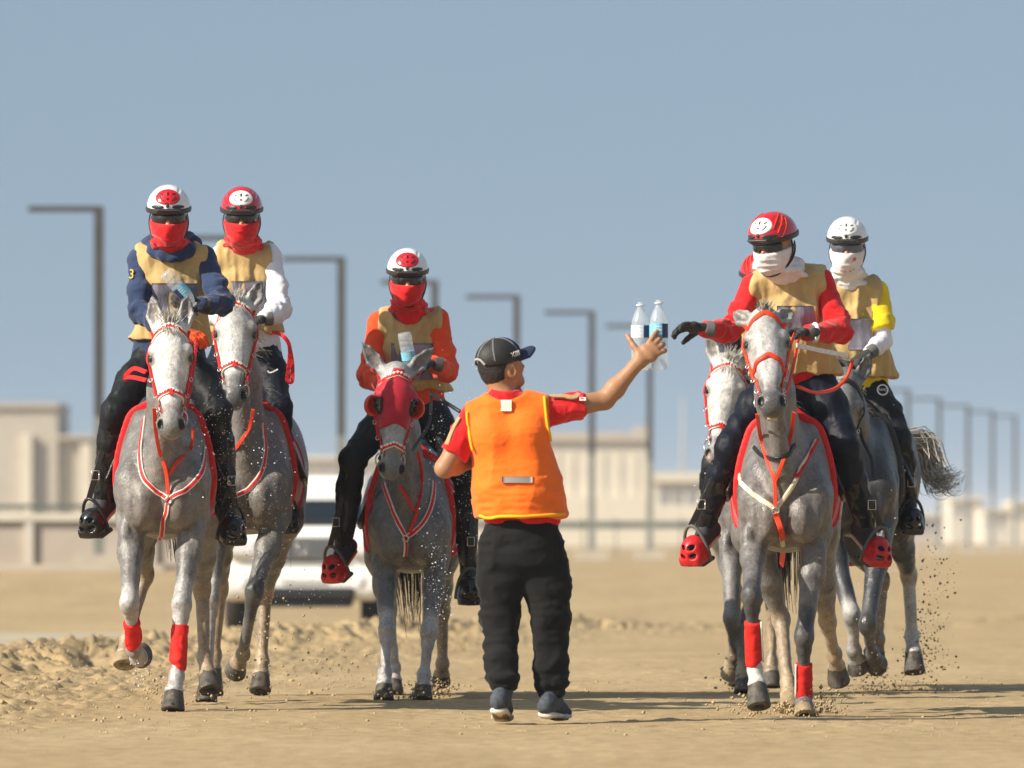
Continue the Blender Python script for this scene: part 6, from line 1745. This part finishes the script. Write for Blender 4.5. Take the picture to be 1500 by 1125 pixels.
        G = Field(); G.ec(heel - up * .002, lerp(heel, toe, .65) - up * .004, (.042, .019), (.048, .015), .02, sd_); G.ec(lerp(heel, toe, .65) - up * .004, toe + up * .004, (.048, .015), (.036, .012), .02, sd_)
        mk('sole', G.mesh(.006), M['shoe_sole_w'], sh)
        mk('tread', Field().ec(heel - up * .014 + fd * .01, lerp(heel, toe, .8) - up * .014, (.036, .006), (.042, .006), .01, sd_).mesh(.006), M['clod_dark'], sh)
man()
bottle(P(938, 543, 38.80), V(.0, 0, 1), 'left clear water bottle in the raised hand, white and navy label', ('label_white', 'label_navy'), .312, .0425, lab=(.48, .66))
bottle(P(965, 542, 38.74), V(.0, .02, 1), 'right clear water bottle in the raised hand, pale blue label', ('label_blue', 'label_navy'), .318, .0425, lab=(.46, .66))

# ------------------------------------------------------------------ white off-road car behind the berm
M['carpaint'] = mat('white_car_paint', (0.80, 0.79, 0.76), 0.25, 0.5, coat=0.5)
M['carglass'] = mat('windscreen_glass', (0.008, 0.014, 0.02), 0.22, 0.35)
M['cardark'] = mat('car_black_plastic', (0.02, 0.02, 0.02), 0.6, 0.4)
M['chrome'] = mat('chrome', (0.65, 0.64, 0.62), 0.15, 0.5, metal=1.0)
M['lampglass'] = mat('headlamp_glass', (0.70, 0.70, 0.70), 0.1, 0.6, coat=0.6)
M['tyre'] = mat('tyre_rubber', (0.035, 0.032, 0.03), 0.85, 0.2)
def car():
    Y0 = 100.0; cx = (442 - 750) * Y0 / FPX; z0 = float(np.interp(Y0 + 1, _GY, _GZ)) - .01
    c = lambda x, y, z: V(cx + x, Y0 + y, z0 + z)
    t = thing('off_road_car', c(0, 2.3, 0), 'white off-road car parked beyond the sand bank, half hidden behind two horses', 'car')
    G = Field()
    G.box(c(0, 2.35, .78), (.94, 2.35, .40), None, .12, .06); G.box(c(0, .75, 1.10), (.86, .75, .16), None, .12, .08)
    G.box(c(0, 3.0, 1.48), (.80, 1.75, .38), None, .14, .10)
    G.half(c(0, 1.35, 1.30), V(0, -1, .62), .05, '-') if False else None
    for s in (-1, 1):
        for yy in (.85, 3.75): G.ec(c(s * .70, yy, .38), c(s * 1.1, yy, .38), .43, .43, .03, (0, 1, 0), '-')
    G.box(c(0, .18, .62), (.95, .20, .16), None, .08, .05)
    mk('car_body', G.mesh(.03), M['carpaint'], t)
    # windscreen leaning back, set proud of the cabin front
    a = math.atan2(.42, .50); R = np.array([(1, 0, 0), (0, cos(a), -sin(a)), (0, sin(a), cos(a))])
    mk('windscreen', Field().box(c(0, 1.27, 1.50), (.70, .06, .26), R, .05).mesh(.025), M['carglass'], t)
    for s in (-1, 1):
        mk('side_window', Field().box(c(s * .79, 2.7, 1.55), (.03, 1.0, .2), None, .02).mesh(.025), M['carglass'], t)
        mk('roof_rail', MB().tube([c(s * .68, 1.7, 1.88), c(s * .68, 2.0, 1.93), c(s * .68, 4.2, 1.93)], .025, 6).vf(), M['chrome'], t)
        mk('headlight', Field().box(c(s * .70, -.03, 1.0), (.19, .07, .10), None, .05).mesh(.02), M['lampglass'], t)
        mk('fog_lamp', MB().lathe(c(s * .68, .0, .60), V(0, -1, 0), [(.07, 0), (.07, .03), (.04, .04)], 14).vf(), M['lampglass'], t)
        mr = mk('mirror', Field().box(c(s * 1.05, 1.25, 1.33), (.12, .07, .10), None, .05).mesh(.02), M['carpaint'], t)
        for yy in (.85, 3.75):
            w_ = mk('wheel', MB().lathe(c(s * .80, yy, .38), V(s, 0, 0), [(.30, -.12), (.375, -.10), (.385, 0), (.375, .10), (.25, .12)], 24).vf(), M['tyre'], t)
            mk('rim', MB().lathe(c(s * .80, yy, .38), V(s, 0, 0), [(.24, .11), (.22, .13), (.06, .125)], 18).vf(), M['chrome'], w_)
    gr = mk('grille', Field().box(c(0, -.02, .99), (.48, .04, .13), None, .03).mesh(.02), M['cardark'], t)
    for k in range(3): mk('grille_bar', MB().box(c(0, -.07, .92 + k * .07), (.46, .015, .016)).vf(), M['chrome'], gr, False)
    mk('lower_intake', Field().box(c(0, -.01, .47), (.62, .05, .07), None, .03).mesh(.02), M['cardark'], t)
    mk('skid_plate', Field().box(c(0, .1, .36), (.6, .12, .05), None, .04).mesh(.02), M['cardark'], t)
    mk('number_plate', MB().box(c(0, -.045, .66), (.26, .012, .055)).vf(), M['label_white'], t, False)
    mk('bonnet_badge', MB().ring(c(0, -.075, 1.0), V(0, 1, 0), .06, .012).vf(), M['chrome'], gr)
car()

# ------------------------------------------------------------------ kicked-up sand and splashed water
M['drop'] = mat('water_drop', (0.86, 0.88, 0.92), 0.08, 0.8, coat=0.5)  # opaque white paints the sun glints into the drops' colour
def spray(name, label, cat, spots, mtl, rng, r0, r1, smooth):
    cs = []; rs = []
    for (px, py, sx, sy, Y, n, dyy) in spots:
        for _ in range(int(n * (1.7 if name == 'kicked_sand' else 1))):
            p = P(px + rng.normal(0, sx), py + rng.normal(0, sy), Y + rng.normal(0, dyy))
            if p[2] < .01: p[2] = .01 + abs(rng.normal(0, .02))
            cs.append(p); rs.append(r0 + (r1 - r0) * rng.random() ** 3)
    return tag(mk(name, lumps(cs, rs, rng), mtl, smooth=smooth), label, cat, kind='stuff')
rs_ = np.random.default_rng(77)
spray('kicked_sand', 'sand and clods flying from the hooves of the left pair of horses', 'sand', [(235, 1005, 22, 16, 41.0, 130, .12), (300, 1012, 18, 9, 42.4, 60, .1), (350, 985, 24, 24, 43.2, 70, .15), (430, 960, 50, 40, 43.5, 70, .3), (390, 905, 25, 40, 44.0, 60, .2), (500, 985, 30, 16, 43.4, 60, .2)], M['clod'], rs_, .0012, .009, False)
spray('kicked_sand', 'sand bursting around the hooded horse\'s planted hooves', 'sand', [(620, 1012, 14, 9, 43.55, 150, .06), (647, 1010, 12, 8, 44.6, 160, .08), (566, 1018, 16, 5, 43.4, 40, .1)], M['clod'], rs_, .0014, .011, False)
spray('kicked_sand', 'sand thrown up beneath the right front horse', 'sand', [(1110, 1035, 30, 8, 39.8, 140, .1), (1205, 1035, 18, 14, 40.1, 200, .1), (1150, 1040, 20, 6, 40.2, 90, .2), (1075, 1000, 16, 20, 45.2, 50, .1)], M['clod'], rs_, .0014, .011, False)
spray('kicked_sand', 'sand trailing up behind the dark grey horse\'s hind leg', 'sand', [(1362, 890, 15, 50, 45.9, 170, .2), (1352, 960, 20, 24, 45.8, 170, .2), (1275, 1000, 24, 16, 44.3, 130, .15), (1320, 1005, 26, 12, 45.4, 120, .2), (1380, 800, 16, 40, 46.0, 40, .2)], M['clod_dark'], rs_, .0012, .009, False)
spray('splashed_water', 'water drops flying between the two left horses', 'water', [(330, 600, 14, 60, 41.2, 150, .15), (345, 680, 14, 60, 41.3, 170, .15), (385, 700, 24, 70, 42.7, 220, .2), (395, 800, 22, 50, 42.9, 170, .2), (300, 640, 12, 40, 40.8, 60, .1), (420, 870, 40, 40, 43.2, 90, .2), (215, 985, 18, 10, 40.9, 60, .1)], M['drop'], rs_, .0012, .0048, True)
spray('splashed_water', 'water drops spattering off the hooded horse and its rider\'s leg', 'water', [(640, 700, 14, 60, 43.3, 130, .12), (683, 690, 12, 70, 43.6, 190, .12), (640, 830, 14, 30, 43.4, 150, .1), (648, 900, 10, 30, 43.4, 110, .1), (480, 860, 40, 20, 43.6, 70, .2), (650, 620, 14, 25, 43.4, 60, .1)], M['drop'], rs_, .0012, .0050, True)
spray('splashed_water', 'water drops glinting on the dark grey horse\'s side', 'water', [(1300, 720, 20, 60, 44.3, 70, .15), (1285, 880, 16, 50, 44.2, 90, .1), (1030, 720, 10, 40, 45.2, 50, .1)], M['drop'], rs_, .0012, .0042, True)

# ------------------------------------------------------------------ dusty air
hzm = bpy.data.materials.new('dusty_air'); hzm.use_nodes = True
_n = hzm.node_tree; _n.nodes.remove(_n.nodes['Principled BSDF'])
_pv = _n.nodes.new('ShaderNodeVolumePrincipled'); _pv.inputs['Color'].default_value = (0.80, 0.86, 0.95, 1); _pv.inputs['Density'].default_value = 0.00028; _pv.inputs['Anisotropy'].default_value = 0.0
_n.links.new(_pv.outputs[0], _n.nodes['Material Output'].inputs['Volume'])
tag(mk('haze', MB().bbox(V(-6500, -70, -6), V(6500, 9500, 16)).vf(), hzm, smooth=False), kind='stuff')
